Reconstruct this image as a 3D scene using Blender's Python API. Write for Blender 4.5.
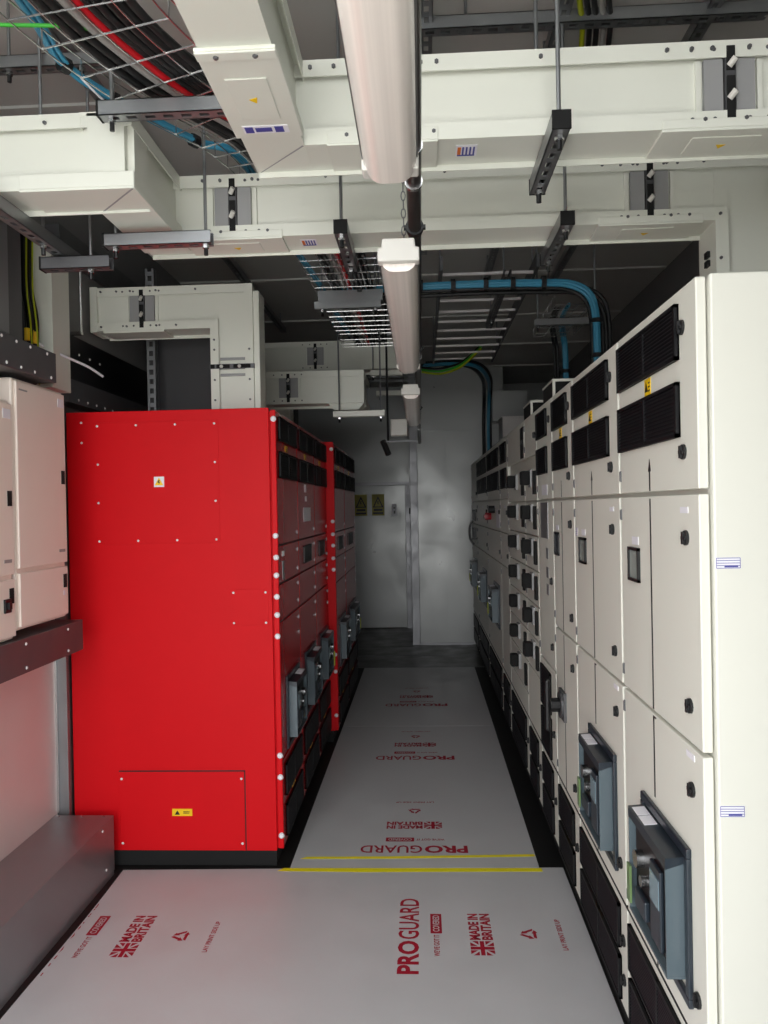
import bpy, bmesh, math, random
from mathutils import Vector, Matrix
random.seed(7)
scene = bpy.context.scene
C = scene.collection
for o in list(bpy.data.objects): bpy.data.objects.remove(o)

# ------------------------------------------------------------------ camera
F_PX = 760.0
YAW, PITCH, ROLL = 0.04876, 0.005636, 0.0192
cam_d = bpy.data.cameras.new('camera'); cam = bpy.data.objects.new('camera', cam_d); C.objects.link(cam)
cam_d.sensor_fit = 'VERTICAL'; cam_d.sensor_height = 32.0; cam_d.lens = F_PX / 1024 * 32.0
cam_d.clip_start = 0.02
Fv = Vector((-math.sin(YAW) * math.cos(PITCH), math.cos(YAW) * math.cos(PITCH), -math.sin(PITCH)))
R0 = Vector((math.cos(YAW), math.sin(YAW), 0)); U0 = R0.cross(Fv)
Rv = R0 * math.cos(ROLL) - U0 * math.sin(ROLL); Uv = R0 * math.sin(ROLL) + U0 * math.cos(ROLL)
cam.matrix_world = Matrix(((Rv.x, Uv.x, -Fv.x, 0), (Rv.y, Uv.y, -Fv.y, 0), (Rv.z, Uv.z, -Fv.z, 1.65), (0, 0, 0, 1)))
scene.camera = cam

# ------------------------------------------------------------------ daylight and exposure
world = bpy.data.worlds.new('overcast_sky'); scene.world = world; world.use_nodes = True
bg = world.node_tree.nodes['Background']; bg.inputs[0].default_value = (0.96, 0.98, 1.0, 1); bg.inputs[1].default_value = 4.0
pl = bpy.data.lights.new('doorway_portal', 'AREA'); pl.shape = 'RECTANGLE'; pl.size = 2.12; pl.size_y = 3.2
pl.cycles.is_portal = True
po = bpy.data.objects.new('doorway_portal', pl); C.objects.link(po)
po.location = (-0.605, 0.10, 1.6); po.rotation_euler = (math.radians(90), 0, 0)
vs = scene.view_settings
vs.view_transform = 'Standard'; vs.look = 'None'; vs.gamma = 1; vs.exposure = 0.52; vs.use_curve_mapping = False

# ------------------------------------------------------------------ materials
def lin(c):
    return tuple(((x / 255) / 12.92 if x <= 10 else (((x / 255) + 0.055) / 1.055) ** 2.4) for x in c)
def mat(name, rgb, rough=0.5, metal=0.0, var=0.0, scale=6.0, bump=0.0, bscale=120.0, rvar=0.0, spec=0.5, stretch=None):
    m = bpy.data.materials.new(name); m.use_nodes = True
    nt = m.node_tree; p = nt.nodes['Principled BSDF']
    col = lin(rgb) + (1,)
    p.inputs['Base Color'].default_value = col; p.inputs['Roughness'].default_value = rough; p.inputs['Metallic'].default_value = metal
    p.inputs['Specular IOR Level'].default_value = spec
    if var or bump or rvar:
        tc = nt.nodes.new('ShaderNodeTexCoord'); src = tc.outputs['Object']
        if stretch:
            mp = nt.nodes.new('ShaderNodeMapping'); mp.inputs['Scale'].default_value = stretch
            nt.links.new(src, mp.inputs[0]); src = mp.outputs[0]
        if var or rvar:
            n = nt.nodes.new('ShaderNodeTexNoise'); n.inputs['Scale'].default_value = scale; n.inputs['Detail'].default_value = 4
            nt.links.new(src, n.inputs['Vector'])
        if var:
            mx = nt.nodes.new('ShaderNodeMix'); mx.data_type = 'RGBA'
            mx.inputs[6].default_value = tuple(min(1, c * (1 - var)) for c in col[:3]) + (1,)
            mx.inputs[7].default_value = tuple(min(1, c * (1 + var)) for c in col[:3]) + (1,)
            nt.links.new(n.outputs['Fac'], mx.inputs[0]); nt.links.new(mx.outputs[2], p.inputs['Base Color'])
        if rvar:
            mr = nt.nodes.new('ShaderNodeMapRange'); mr.inputs[1].default_value = 0.3; mr.inputs[2].default_value = 0.7
            mr.inputs[3].default_value = max(0.03, rough - rvar); mr.inputs[4].default_value = min(1, rough + rvar)
            nt.links.new(n.outputs['Fac'], mr.inputs[0]); nt.links.new(mr.outputs[0], p.inputs['Roughness'])
        if bump:
            nb = nt.nodes.new('ShaderNodeTexNoise'); nb.inputs['Scale'].default_value = bscale
            nt.links.new(src, nb.inputs['Vector'])
            bp = nt.nodes.new('ShaderNodeBump'); bp.inputs['Strength'].default_value = bump; bp.inputs['Distance'].default_value = 0.002
            nt.links.new(nb.outputs['Fac'], bp.inputs['Height']); nt.links.new(bp.outputs[0], p.inputs['Normal'])
    return m
M = dict(
    white=mat('white_powder_coat', (223, 222, 211), 0.42, 0, 0.02, 3),
    red=mat('red_powder_coat', (204, 12, 22), 0.5, 0, 0.05, 5, 0.12, 300, spec=0.15),
    black=mat('black_plastic', (16, 16, 18), 0.45),
    blackmatt=mat('black_rubber', (9, 9, 9), 0.85),
    grille=mat('black_grille', (15, 15, 18), 0.55, spec=0.25),
    smoke=mat('smoked_blue_grey_plastic', (88, 100, 106), 0.2, 0, 0.08, 8),
    smokedk=mat('dark_blue_grey_plastic', (38, 46, 54), 0.3),
    clear=mat('grey_clear_plastic', (120, 140, 148), 0.15),
    chrome=mat('bright_steel', (200, 200, 200), 0.25, 1),
    steel=mat('zinc_steel', (150, 152, 154), 0.38, 0.85, 0.12, 14),
    galv=mat('galvanised_sheet', (148, 148, 150), 0.42, 0.7, 0.12, 10, rvar=0.08),
    galvdk=mat('dark_galvanised_sheet', (98, 98, 100), 0.45, 0.55, 0.12, 8, rvar=0.08),
    duct=mat('off_white_busduct_paint', (222, 223, 212), 0.45, 0, 0.03, 4),
    ductgrey=mat('light_grey_plate', (150, 150, 150), 0.5),
    cream=mat('cream_enamel', (236, 222, 210), 0.4, 0, 0.02, 5),
    panelw=mat('wall_sheet', (214, 208, 204), 0.4, 0.25, 0.06, 5, rvar=0.08),
    wall=mat('grey_wall', (122, 122, 121), 0.7, 0, 0.08, 3),
    ceil=mat('grey_ceiling', (196, 195, 190), 0.7, 0, 0.06, 2),
    backw=mat('back_panel_sheet', (158, 159, 157), 0.36, 0.45, 0.10, 2.2, rvar=0.10),
    floor=mat('dark_floor', (70, 70, 66), 0.4, 0, 0.1, 5, rvar=0.1),
    floorb=mat('black_floor', (14, 14, 14), 0.6),
    paper=mat('grey_protection_sheet', (192, 192, 193), 0.42, 0, 0.09, 4.5, 0.15, 60, rvar=0.1),
    ink=mat('dark_red_ink', (160, 16, 42), 0.6),
    yellow=mat('yellow_tape', (246, 232, 26), 0.45, 0, 0.08, 20),
    ysign=mat('yellow_sticker', (240, 196, 10), 0.5),
    ygreen=mat('yellow_green_sleeve', (170, 178, 20), 0.5),
    green=mat('green_wire', (60, 170, 50), 0.5),
    blue=mat('light_blue_cable', (60, 140, 172), 0.38),
    redc=mat('red_cable', (205, 20, 34), 0.4),
    greyc=mat('grey_cable', (150, 148, 144), 0.5),
    blackc=mat('black_cable', (20, 20, 21), 0.5),
    sticker=mat('white_sticker', (232, 230, 235), 0.5),
    bluei=mat('blue_ink', (70, 72, 150), 0.6),
    orange=mat('orange_ink', (215, 110, 40), 0.6),
    diffuser=mat('frosted_diffuser', (232, 222, 214), 0.2, 0.0, 0.24, 3, spec=0.6, stretch=(26, 0.15, 2)),
    lampw=mat('lamp_housing', (206, 203, 196), 0.45),
    pipe=mat('dark_conduit', (52, 44, 43), 0.3, 0.4),
    pipeg=mat('grey_conduit', (120, 119, 117), 0.4, 0.5),
    glass=mat('meter_glass', (150, 156, 150), 0.1),
    redp=mat('red_plastic', (150, 14, 30), 0.4),
    slat=mat('black_grille_slat', (26, 26, 30), 0.5, spec=0.3),
    darkpanel=mat('dark_panel', (62, 62, 64), 0.6, 0, 0.08, 4),
    reddoor=mat('red_gloss_door', (178, 12, 20), 0.24, 0, 0.04, 5, spec=0.5),
    zinc=mat('pale_zinc', (226, 222, 220), 0.4),
    osign=mat('dimmed_yellow_sign', (168, 156, 52), 0.5),  # sign yellow darkened so the far door signs read dim
    lime=mat('pale_green_strip', (104, 128, 84), 0.3),
    concrete=mat('bounce_concrete', (214, 211, 204), 0.8, 0, 0.08, 3),  # paled to throw more light up into the room
)

# ------------------------------------------------------------------ mesh helpers
class MB:
    def __init__(s): s.v = []; s.f = []
    def box(s, x0, x1, y0, y1, z0, z1):
        if x0 > x1: x0, x1 = x1, x0
        if y0 > y1: y0, y1 = y1, y0
        if z0 > z1: z0, z1 = z1, z0
        n = len(s.v)
        s.v += [(x0, y0, z0), (x1, y0, z0), (x1, y1, z0), (x0, y1, z0), (x0, y0, z1), (x1, y0, z1), (x1, y1, z1), (x0, y1, z1)]
        s.f += [tuple(n + i for i in q) for q in ((0, 3, 2, 1), (4, 5, 6, 7), (0, 1, 5, 4), (1, 2, 6, 5), (2, 3, 7, 6), (3, 0, 4, 7))]
        return s
    def prism(s, pts, a, b, axis):
        """pts: 2-D outline; axis 'x': (y,z), 'y': (x,z), 'z': (x,y), swept from a to b"""
        n = len(s.v); k = len(pts)
        for t in (a, b):
            for p, q in pts:
                s.v.append({'x': (t, p, q), 'y': (p, t, q), 'z': (p, q, t)}[axis])
        s.f.append(tuple(n + i for i in range(k))); s.f.append(tuple(n + k + i for i in reversed(range(k))))
        for i in range(k):
            j = (i + 1) % k
            s.f.append((n + j, n + i, n + k + i, n + k + j))
        return s
    def tube(s, pts, r, n=8, closed=False):
        P = [Vector(p) for p in pts]; base = len(s.v); m = len(P)
        up = Vector((0, 0, 1)); prev = None
        for i, p in enumerate(P):
            if closed: t = P[(i + 1) % m] - P[i - 1]
            else: t = (P[min(i + 1, m - 1)] - P[max(i - 1, 0)])
            t.normalize()
            a = prev if prev is not None else (up if abs(t.z) < 0.9 else Vector((1, 0, 0)))
            a = (a - t * a.dot(t)); 
            if a.length < 1e-5: a = Vector((1, 0, 0)) - t * t.x
            a.normalize(); prev = a; b = t.cross(a)
            for k in range(n):
                w = 2 * math.pi * k / n
                s.v.append(tuple(p + (a * math.cos(w) + b * math.sin(w)) * r))
        for i in range(m if closed else m - 1):
            i2 = (i + 1) % m
            for k in range(n):
                k2 = (k + 1) % n
                s.f.append((base + i * n + k, base + i * n + k2, base + i2 * n + k2, base + i2 * n + k))
        if not closed:
            s.f.append(tuple(base + k for k in reversed(range(n)))); s.f.append(tuple(base + (m - 1) * n + k for k in range(n)))
        return s
    def cyl(s, p0, p1, r, n=10): return s.tube([p0, p1], r, n)
    def dome(s, c, d, r, h, n=10):
        """screw-head dome: centre c on the surface, d outward unit direction"""
        d = Vector(d); a = Vector((0, 0, 1)) if abs(d.z) < .9 else Vector((1, 0, 0)); b = d.cross(a); c = Vector(c); base = len(s.v)
        for rr, hh in ((1, 0), (1, .45), (.6, .9)):
            for k in range(n):
                w = 2 * math.pi * k / n
                s.v.append(tuple(c + (a * math.cos(w) + b * math.sin(w)) * r * rr + d * h * hh))
        for q in range(2):
            for k in range(n):
                k2 = (k + 1) % n
                s.f.append((base + q * n + k, base + q * n + k2, base + (q + 1) * n + k2, base + (q + 1) * n + k))
        s.f.append(tuple(base + 2 * n + k for k in range(n))); s.f.append(tuple(base + k for k in reversed(range(n))))
        return s
    def mesh(s, off=(0, 0, 0)):
        me = bpy.data.meshes.new('mesh')
        me.from_pydata([(x - off[0], y - off[1], z - off[2]) for x, y, z in s.v], [], s.f)
        bm = bmesh.new(); bm.from_mesh(me); bmesh.ops.recalc_face_normals(bm, faces=bm.faces); bm.to_mesh(me); bm.free()
        return me

def rootloc(o):
    p = Vector((0, 0, 0))
    while o is not None: p += o.location; o = o.parent
    return p
def part(name, mb, m, parent=None, bevel=0, smooth=False, label=None, kind=None):
    off = rootloc(parent) if parent else (0, 0, 0)
    me = mb.mesh(off) if isinstance(mb, MB) else mb
    me.materials.clear(); me.materials.append(M[m])
    o = bpy.data.objects.new(name, me); C.objects.link(o)
    if parent: o.parent = parent
    if bevel:
        b = o.modifiers.new('bevel', 'BEVEL'); b.width = bevel; b.segments = 2; b.limit_method = 'ANGLE'; b.angle_limit = 0.7
    if smooth:
        for p in me.polygons: p.use_smooth = True
        if smooth != 'all': me.set_sharp_from_angle(angle=0.7)
    if label: o['label'] = label
    if kind: o['kind'] = kind
    return o
def thing(name, loc, label, cat, group=None):
    o = bpy.data.objects.new(name, None); C.objects.link(o); o.location = loc; o.empty_display_size = .1
    o['label'] = label; o['category'] = cat
    if group: o['group'] = group
    return o
def solo(name, mb, m, label, cat, group=None, **k):
    o = part(name, mb, m, None, label=label, **k); o['category'] = cat
    if group: o['group'] = group
    return o
def struct(name, mb, m, **k):
    o = part(name, mb, m, None, **k); o['kind'] = 'structure'; return o
_share = {}
def stamp(name, key, mb_fn, m, parent, loc):
    """alike small pieces sharing one mesh (made round the origin)"""
    if key not in _share:
        me = mb_fn().mesh(); me.materials.append(M[m]); _share[key] = me
        for p in me.polygons: p.use_smooth = False
    o = bpy.data.objects.new(name, _share[key]); C.objects.link(o); o.parent = parent
    o.location = Vector(loc) - rootloc(parent)
    return o
def smoothpath(pts, n=8):
    P = [Vector(p) for p in pts]; out = []
    for i in range(len(P) - 1):
        p0 = P[max(i - 1, 0)]; p1 = P[i]; p2 = P[i + 1]; p3 = P[min(i + 2, len(P) - 1)]
        for k in range(n):
            t = k / n
            out.append(0.5 * ((2 * p1) + (p2 - p0) * t + (2 * p0 - 5 * p1 + 4 * p2 - p3) * t * t + (3 * p1 - p0 - 3 * p2 + p3) * t ** 3))
    out.append(P[-1]); return out

# ------------------------------------------------------------------ room shell
XW0, XW1, ZC, YB, YE = -1.71, 1.75, 3.30, 0.15, 10.42
struct('floor', MB().box(XW0, XW1, YB, YE, -0.08, 0), 'floorb')
fl = struct('floor_landing', MB().box(-1.0, 0.62, 7.80, YE - .002, 0.0005, 0.004), 'floor')
part('floor_seam', MB().box(-0.985, -0.12, 8.96, 8.972, 0.004, 0.0055), 'floorb', fl)
part('threshold_strip', MB().box(-0.9, 0.57, 8.42, 8.45, 0.004, 0.007), 'galvdk', fl)
struct('ceiling', MB().box(XW0, XW1, YB, YE, ZC, ZC + .1), 'ceil')
for k in range(8):
    struct('trim_%d' % (k + 1), MB().box(XW0 + .01, XW1 - .01, 0.6 + 1.2 * k, 0.645 + 1.2 * k, ZC - .012, ZC), 'ceil')
wl = struct('wall_left', MB().box(XW0 - .1, XW0, YB, YE, 0, ZC), 'wall')
struct('wall_right', MB().box(XW1, XW1 + .1, YB, YE, 0, ZC), 'wall')
struct('wall_back', MB().box(XW0, XW1, YE, YE + .1, 0, ZC), 'backw')
struct('wall_front', MB().box(XW0, -1.66, YB - .1, YB, 0, ZC).box(0.45, XW1, YB - .1, YB, 0, ZC).box(-1.66, 0.45, YB - .1, YB, 3.2, ZC), 'wall')  # unseen wall; doorway set close and its right side closed to shape the daylight
struct('ground', MB().box(-14, 14, -22, YB - .1, -0.12, -0.02), 'concrete')  # unseen ground outside, added to bounce daylight onto ceiling and ducts
# lining sheets on the left wall beside the camera
sheet = part('lining_sheet', MB().box(XW0, XW0 + .006, YB + .01, 3.425, 0.0, 1.3), 'panelw', wl)
part('corner_bead', MB().box(XW0, XW0 + .014, 3.425, 3.437, 0.27, 1.3), 'chrome', wl)
part('return_strip', MB().box(XW0, -1.655, 3.44, 3.47, 0, 2.3), 'galv', wl)
# back bulkhead with the panel on the right of the door
bk = struct('wall_bulkhead', MB().box(-0.125, 1.0, 9.09, 9.16, 0, ZC).box(-0.125, -0.06, 9.16, YE - .004, 0, ZC), 'backw')
part('panel', MB().box(-0.03, 0.300, 9.078, 9.09, 0.02, 2.55), 'backw', bk)
part('panel', MB().box(0.304, 0.585, 9.078, 9.09, 0.02, 2.55), 'backw', bk)
part('panel', MB().box(-0.03, 0.95, 9.080, 9.09, 2.554, 3.28), 'backw', bk)
part('skirting', MB().box(-0.13, 0.60, 9.06, 9.09, 0.004, 0.03), 'galv', bk)
struct('trim_post', MB().box(-0.128, -0.035, 9.055, 9.09, 0.004, 3.25), 'galv', bevel=.004)
# far door
dr = struct('door_1', MB().box(-1.12, -0.215, YE - .045, YE - .006, 0.01, 1.95), 'backw', bevel=.003)
part('door_frame', MB().box(-0.21, -0.14, YE - .07, YE - .002, 0.004, 1.955).box(-1.18, -0.14, YE - .07, YE - .002, 1.955, 2.0).box(-1.18, -1.125, YE - .07, YE - .002, 0.004, 1.955), 'galv', dr)
esc = part('lock_plate', MB().box(-0.40, -0.335, YE - .051, YE - .045, 1.53, 1.70), 'sticker', dr)
part('keyhole', MB().cyl((-0.365, YE - .06, 1.645), (-0.365, YE - .05, 1.645), .014).box(-.375, -.355, YE - .06, YE - .05, 1.565, 1.61), 'black', dr)
part('hinge', MB().cyl((-0.15, YE - .085, 1.56), (-0.15, YE - .085, 1.64), .012), 'black', dr)
def warn_board(cx, lab):
    o = solo('warning_sign', MB().box(cx - .085, cx + .085, YE - .0505, YE - .0465, 1.545, 1.835), 'osign', lab, 'sign')
    y = YE - .052
    tri = [(cx - .075, 1.655), (cx + .075, 1.655), (cx, 1.810)]
    inn = [(cx - .05, 1.669), (cx + .05, 1.669), (cx, 1.775)]
    part('triangle', MB().prism(tri, y, y + .0012, 'y'), 'black', o)
    part('triangle_field', MB().prism(inn, y - .001, y, 'y'), 'osign', o)
    part('bolt_mark', MB().prism([(cx - .006, 1.745), (cx + .01, 1.745), (cx + .003, 1.720), (cx + .012, 1.720), (cx - .006, 1.677), (cx - .001, 1.707), (cx - .012, 1.707)], y - .002, y - .001, 'y'), 'black', o)
    part('text_lines', MB().box(cx - .06, cx + .06, y, y + .001, 1.607, 1.637).box(cx - .07, cx + .07, y, y + .001, 1.565, 1.590), 'black', o)
warn_board(-0.585, 'yellow danger sign on the far door nearer its lock')
warn_board(-0.82, 'yellow danger sign on the far door beside the red cabinets')

# ------------------------------------------------------------------ small shared shapes
def lockset(parent, x, s, y, z):
    """quarter-turn lock on a door in the plane x facing s"""
    def f():
        mb = MB(); mb.cyl((-s * .001, 0, 0), (s * .006, 0, 0), .017, 12)
        mb.box(s * .006, s * .012, -.004, .004, -.014, .014).box(s * .006, s * .010, -.012, .012, -.004, .004); return mb
    return stamp('lock', 'lock%d' % s, f, 'black', parent, (x, y, z))
def hinge(parent, x, s, y, z):
    def f():
        return MB().box(-s * .001, s * .003, -.004, .004, -.016, .016).cyl((s * .003, 0, -.014), (s * .003, 0, .014), .003, 6)
    return stamp('hinge', 'hinge%d' % s, f, 'galvdk', parent, (x, y, z))
def vent(parent, x, s, y0, y1, z0, z1, nsl=12, mull=True):
    """louvred ventilation grille standing proud of the plane x"""
    t = .011
    mb = MB()
    mb.box(x, x + s * .004, y0, y1, z0, z1)
    mb.box(x, x + s * t, y0, y0 + .014, z0, z1).box(x, x + s * t, y1 - .014, y1, z0, z1)
    mb.box(x, x + s * t, y0, y1, z0, z0 + .008).box(x, x + s * t, y0, y1, z1 - .008, z1)
    if mull: mb.box(x, x + s * (t - .001), (y0 + y1) / 2 - .006, (y0 + y1) / 2 + .006, z0, z1)
    v = part('vent_grille', mb, 'grille', parent)
    sl = MB(); h = (z1 - z0 - .016) / nsl
    for i in range(nsl):
        za = z0 + .008 + i * h
        sl.prism([(x + s * .004, za + h * .75), (x + s * (t - .002), za + h * .1), (x + s * (t - .002), za + h * .3), (x + s * .004, za + h * .95)], y0 + .012, y1 - .012, 'y')
    part('louvre_slats', sl, 'slat', v, kind='stuff')
    return v
def caution(parent, x, s, y, z, w=.05, h=.042):
    c = part('caution_label', MB().box(x, x + s * .0015, y - w / 2, y + w / 2, z - h / 2, z + h / 2), 'ysign', parent)
    mb = MB(); yl = y + w * .18
    mb.prism([(yl - .013, z - .012), (yl + .013, z - .012), (yl, z + .014)], x + s * .0015, x + s * .002, 'x')
    for k in range(3): mb.box(x + s * .0015, x + s * .002, y - w * .42, y - w * .12, z - .013 + k * .01, z - .009 + k * .01)
    part('caution_mark', mb, 'black', c)
def nameplate(parent, x, s, y, z, w=.05, h=.016, m='sticker'):
    return part('name_label', MB().box(x, x + s * .0015, y - w / 2, y + w / 2, z - h / 2, z + h / 2), m, parent)
def breaker(parent, x, s, y0, y1, z0, z1, prot=.05, tag=None):
    """withdrawable air circuit breaker: bezel, smoked shroud, mechanism"""
    b = .022
    bz = MB()
    bz.box(x, x + s * .012, y0, y1, z1 - b, z1).box(x, x + s * .012, y0, y1, z0, z0 + b)
    bz.box(x, x + s * .012, y0, y0 + b, z0 + b, z1 - b).box(x, x + s * .012, y1 - b, y1, z0 + b, z1 - b)
    part('breaker_bezel', bz, 'smokedk', parent, bevel=.003)
    xa = x + s * .002; xb = x + s * prot
    a0, a1, c0, c1 = y0 + .03, y1 - .02, z0 + .05, z1 - .03
    sh = MB()
    part('breaker_hood', MB().prism([(xa, c1), (xb, c1 - .004), (xb, c1 - .03), (xa, c1 - .014)], a0, a1, 'y'), 'smokedk', parent)
    for ya, yb in ((a0 + .0005, a0 + .006), (a1 - .006, a1 - .0005)): sh.prism([(xa, c0 + .006), (xb - s * .0005, c0 + .006), (xb - s * .0005, c1 - .0302), (xa, c1 - .0142)], ya, yb, 'y')
    sh.box(xa, xb, a0, a1, c0, c0 + .006)
    shroud = part('breaker_shroud', sh, 'smoke', parent)
    yl = a1 - .012
    for ya, yb in ((yl - .058, yl - .005), (yl - .118, yl - .064)):
        part('rating_label', MB().prism([(x + s * .012, c1 + .0002 - .0008), (x + s * (prot - .006), c1 - .0035 + .0002), (x + s * (prot - .006), c1 - .0025 + .0004), (x + s * .012, c1 + .0010)], ya, yb, 'y'), 'sticker', shroud)
    fr = MB(); xm = x + s * (prot - .012)
    fr.box(xa, xm, a0 + .03, a1 - .03, c0 + .02, c1 - .04)
    face = part('breaker_face', fr, 'black', parent)
    w = a1 - a0; h = c1 - c0
    ym = a0 + w * .62
    part('mechanism_panel', MB().box(xm, xm + s * .010, a0 + w * .16, a0 + w * .42, c0 + h * .1, c1 - h * .22), 'smokedk', face, bevel=.003)
    part('trip_screen', MB().box(xm + s * .010, xm + s * .012, a0 + w * .18, a0 + w * .40, c0 + h * .45, c1 - h * .3), 'clear', face)
    kb = MB(); kb.cyl((xm, ym + .03, c0 + h * .62), (xm + s * .02, ym + .03, c0 + h * .62), .022, 14); kb.cyl((xm, ym - .01, c0 + h * .48), (xm + s * .018, ym - .01, c0 + h * .48), .014, 12)
    part('charging_knob', kb, 'chrome', face, smooth=True)
    part('drawout_handle', MB().box(xm, xm + s * .014, ym - .03, ym + .06, c0 + h * .14, c0 + h * .32), 'smokedk', face, bevel=.004)
    if tag: part('tag', MB().box(xb + s * .001, xb + s * .007, a1 - .03, a1 - .002, c0 + h * .1, c0 + h * .45), tag, face)
def meterwin(parent, x, s, y0, y1, z0, z1, m='glass'):
    f = MB(); b = .008
    f.box(x, x + s * .008, y0, y0 + b, z0, z1).box(x, x + s * .008, y1 - b, y1, z0, z1).box(x, x + s * .008, y0, y1, z0, z0 + b).box(x, x + s * .008, y0, y1, z1 - b, z1)
    w = part('meter_frame', f, 'black', parent)
    part('meter_face', MB().box(x, x + s * .003, y0 + b, y1 - b, z0 + b, z1 - b), m, w)

# ------------------------------------------------------------------ right: white switchgear line
XR = .59
ZT = 2.128
G = 'white switchgear columns along the right'
def door(root, y0, y1, z0, z1, locks=(), hinges=True, x=XR, s=-1, m='white', th=.022):
    d = part('door', MB().box(x, x - s * th, y0, y1, z0, z1), m, root, bevel=.003)
    for ly, lz in locks: lockset(d, x, s, ly, lz)
    if hinges:
        for hz in (z0 + .05, z1 - .05): hinge(d, x, s, y1 - .008, hz)
    return d
def white_column(y0, y1, label):
    r = thing('switchgear_column', (1.08, (y0 + y1) / 2, 0), label, 'electrical cabinet', G)
    part('carcass', MB().box(XR + .026, 1.60, y0 + .001, y1 - .001, .10, ZT - .006), 'white', r)
    part('seam_strip', MB().box(XR + .003, XR + .02, y0 + .001, y1 - .001, .434, .447), 'blackmatt', r)
    part('plinth', MB().box(XR + .033, 1.58, y0 + .001, y1 - .001, 0, .10), 'blackmatt', r)
    return r
GAP = .018
def inspection(parent, x0, x1, y0, y1, z0, z1, ax):
    st = part('inspection_sticker', MB().box(x0, x1, y0, y1, z0, z1), 'sticker', parent)
    mb = MB(); n = 4
    for k in range(n + 1):
        z = z0 + (z1 - z0) * (.06 + .88 * k / n)
        if ax == 'y': mb.box(x0 + .002, x1 - .002, y0 - .0004, y0, z - .0006, z + .0006)
        else: mb.box(x0 - .0004, x0, y0 + .002, y1 - .002, z - .0006, z + .0006)
    if ax == 'y':
        for xx in (x0 + .001, x1 - .002): mb.box(xx, xx + .001, y0 - .0004, y0, z0 + .001, z1 - .001)
        mb.box((x0 + x1) / 2 - .008, x1 - .006, y0 - .0004, y0, z0 + .003, z0 + .006)
    part('sticker_lines', mb, 'bluei', st)

def main_column(y0, y1, label, first=False):
    r = white_column(y0, y1, label)
    a, b = y0 + GAP / 2, y1 - GAP / 2; w = b - a
    if first: a = y0 + .001; w = b - a
    ln = a + w * .545
    du = door(r, a, b, 1.678, ZT, ((a + .085, 2.04), (a + .085, 1.762)))
    for (za, zb) in ((1.972, 2.098), (1.797, 1.922)): vent(r, XR, -1, a + .105, b - .012, za, zb, 12)
    caution(du, XR, -1, a + w * .55, 1.948)
    part('mimic_arrow', MB().box(XR - .0012, XR, ln - .004, ln + .004, 1.68, 1.735).prism([(ln - .011, 1.73), (ln + .011, 1.73), (ln, 1.762)], XR - .0012, XR, 'x'), 'black', du)
    dm = door(r, a, b, 1.114, 1.666, ((a + .078, 1.57), (a + .07, 1.197)))
    part('mimic_line', MB().box(XR - .0012, XR, ln - .004, ln + .004, 1.118, 1.66), 'black', dm)
    meterwin(dm, XR, -1, a + w * .70, a + w * .86, 1.433, 1.527)
    nameplate(dm, XR, -1, a + w * .77, 1.546, .06, .022)
    nameplate(dm, XR, -1, a + .09, 1.632, .05, .014)
    dl = door(r, a, b, .448, 1.104, ((a + .066, 1.012), (a + .05, .553)))
    part('mimic_line', MB().box(XR - .0012, XR, ln - .004, ln + .004, .89, 1.1).box(XR - .0012, XR, ln - .004, ln + .004, .45, .50).box(XR - .0012, XR, ln - .02, ln + .003, 1.096, 1.1), 'black', dl)
    nameplate(dl, XR, -1, a + .075, 1.085, .05, .014)
    breaker(r, XR, -1, a + .08, a + .44, .512, .872, .05, 'lime')
    db = door(r, a, b, .104, .433, ((a + .04, .32), (a + .04, .2)), x=XR + .002)
    for (za, zb) in ((.282, .416), (.122, .256)): vent(r, XR + .002, -1, a + .07, b - .02, za, zb, 12)
    caution(db, XR + .002, -1, a + w * .55, .269, .09, .018)
    return r
Y = [1.645, 2.285, 2.962, 3.432, 3.88, 4.335, 5.17, 5.69, 6.79, 8.0, 8.86]
c1 = main_column(Y[0], Y[1], 'white switchgear column nearest the camera with its pale end panel showing', True)
ep = part('end_panel', MB().box(XR + .0245, 1.60, Y[0] - .016, Y[0] + .0005, .03, ZT + .002), 'white', c1, bevel=.004)
inspection(ep, XR + .026, XR + .078, Y[0] - .0172, Y[0] - .0162, 1.508, 1.532, 'y')
inspection(ep, XR + .026, XR + .078, Y[0] - .0172, Y[0] - .0162, .985, 1.009, 'y')
stamp('lifting_bolt', 'topbolt', lambda: MB().cyl((0, 0, 0), (0, 0, .014), .006, 8), 'chrome', c1, (.735, 1.75, ZT - .006))
c2 = main_column(Y[1], Y[2], 'second white switchgear column from the camera with a protruding breaker')
inspection(c2, XR - .0011, XR - .0001, Y[2] - .5 * GAP - .05, Y[2] - .5 * GAP - .01, 1.53, 1.56, 'x')

# third column: switch handle
y0, y1 = Y[2], Y[3]; r = white_column(y0, y1, 'white switchgear column with a black rotary handle on its lower door'); a, b = y0 + GAP / 2, y1 - GAP / 2; w = b - a
du = door(r, a, b, 1.678, ZT, ((a + .075, 2.04), (a + .075, 1.762)))
for (za, zb) in ((1.972, 2.098), (1.797, 1.922)): vent(r, XR, -1, a + .10, b - .03, za, zb, 12, False)
caution(du, XR, -1, a + w * .55, 1.948)
ln = a + w * .56
part('mimic_arrow', MB().box(XR - .0012, XR, ln - .004, ln + .004, 1.68, 1.75), 'black', du)
dm = door(r, a, b, 1.114, 1.666, ((a + .06, 1.57), (a + .06, 1.2)))
part('mimic_line', MB().box(XR - .0012, XR, ln - .004, ln + .004, 1.118, 1.66), 'black', dm)
meterwin(dm, XR, -1, a + w * .70, a + w * .92, 1.43, 1.53, 'smokedk'); nameplate(dm, XR, -1, a + w * .8, 1.55, .06, .02)
dl = door(r, a, b, .448, 1.104, ((a + .06, 1.0), (a + .05, .53)))
part('mimic_line', MB().box(XR - .0012, XR, ln - .004, ln + .004, .45, 1.1), 'black', dl)
yh, zh = a + w * .62, .80
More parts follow.
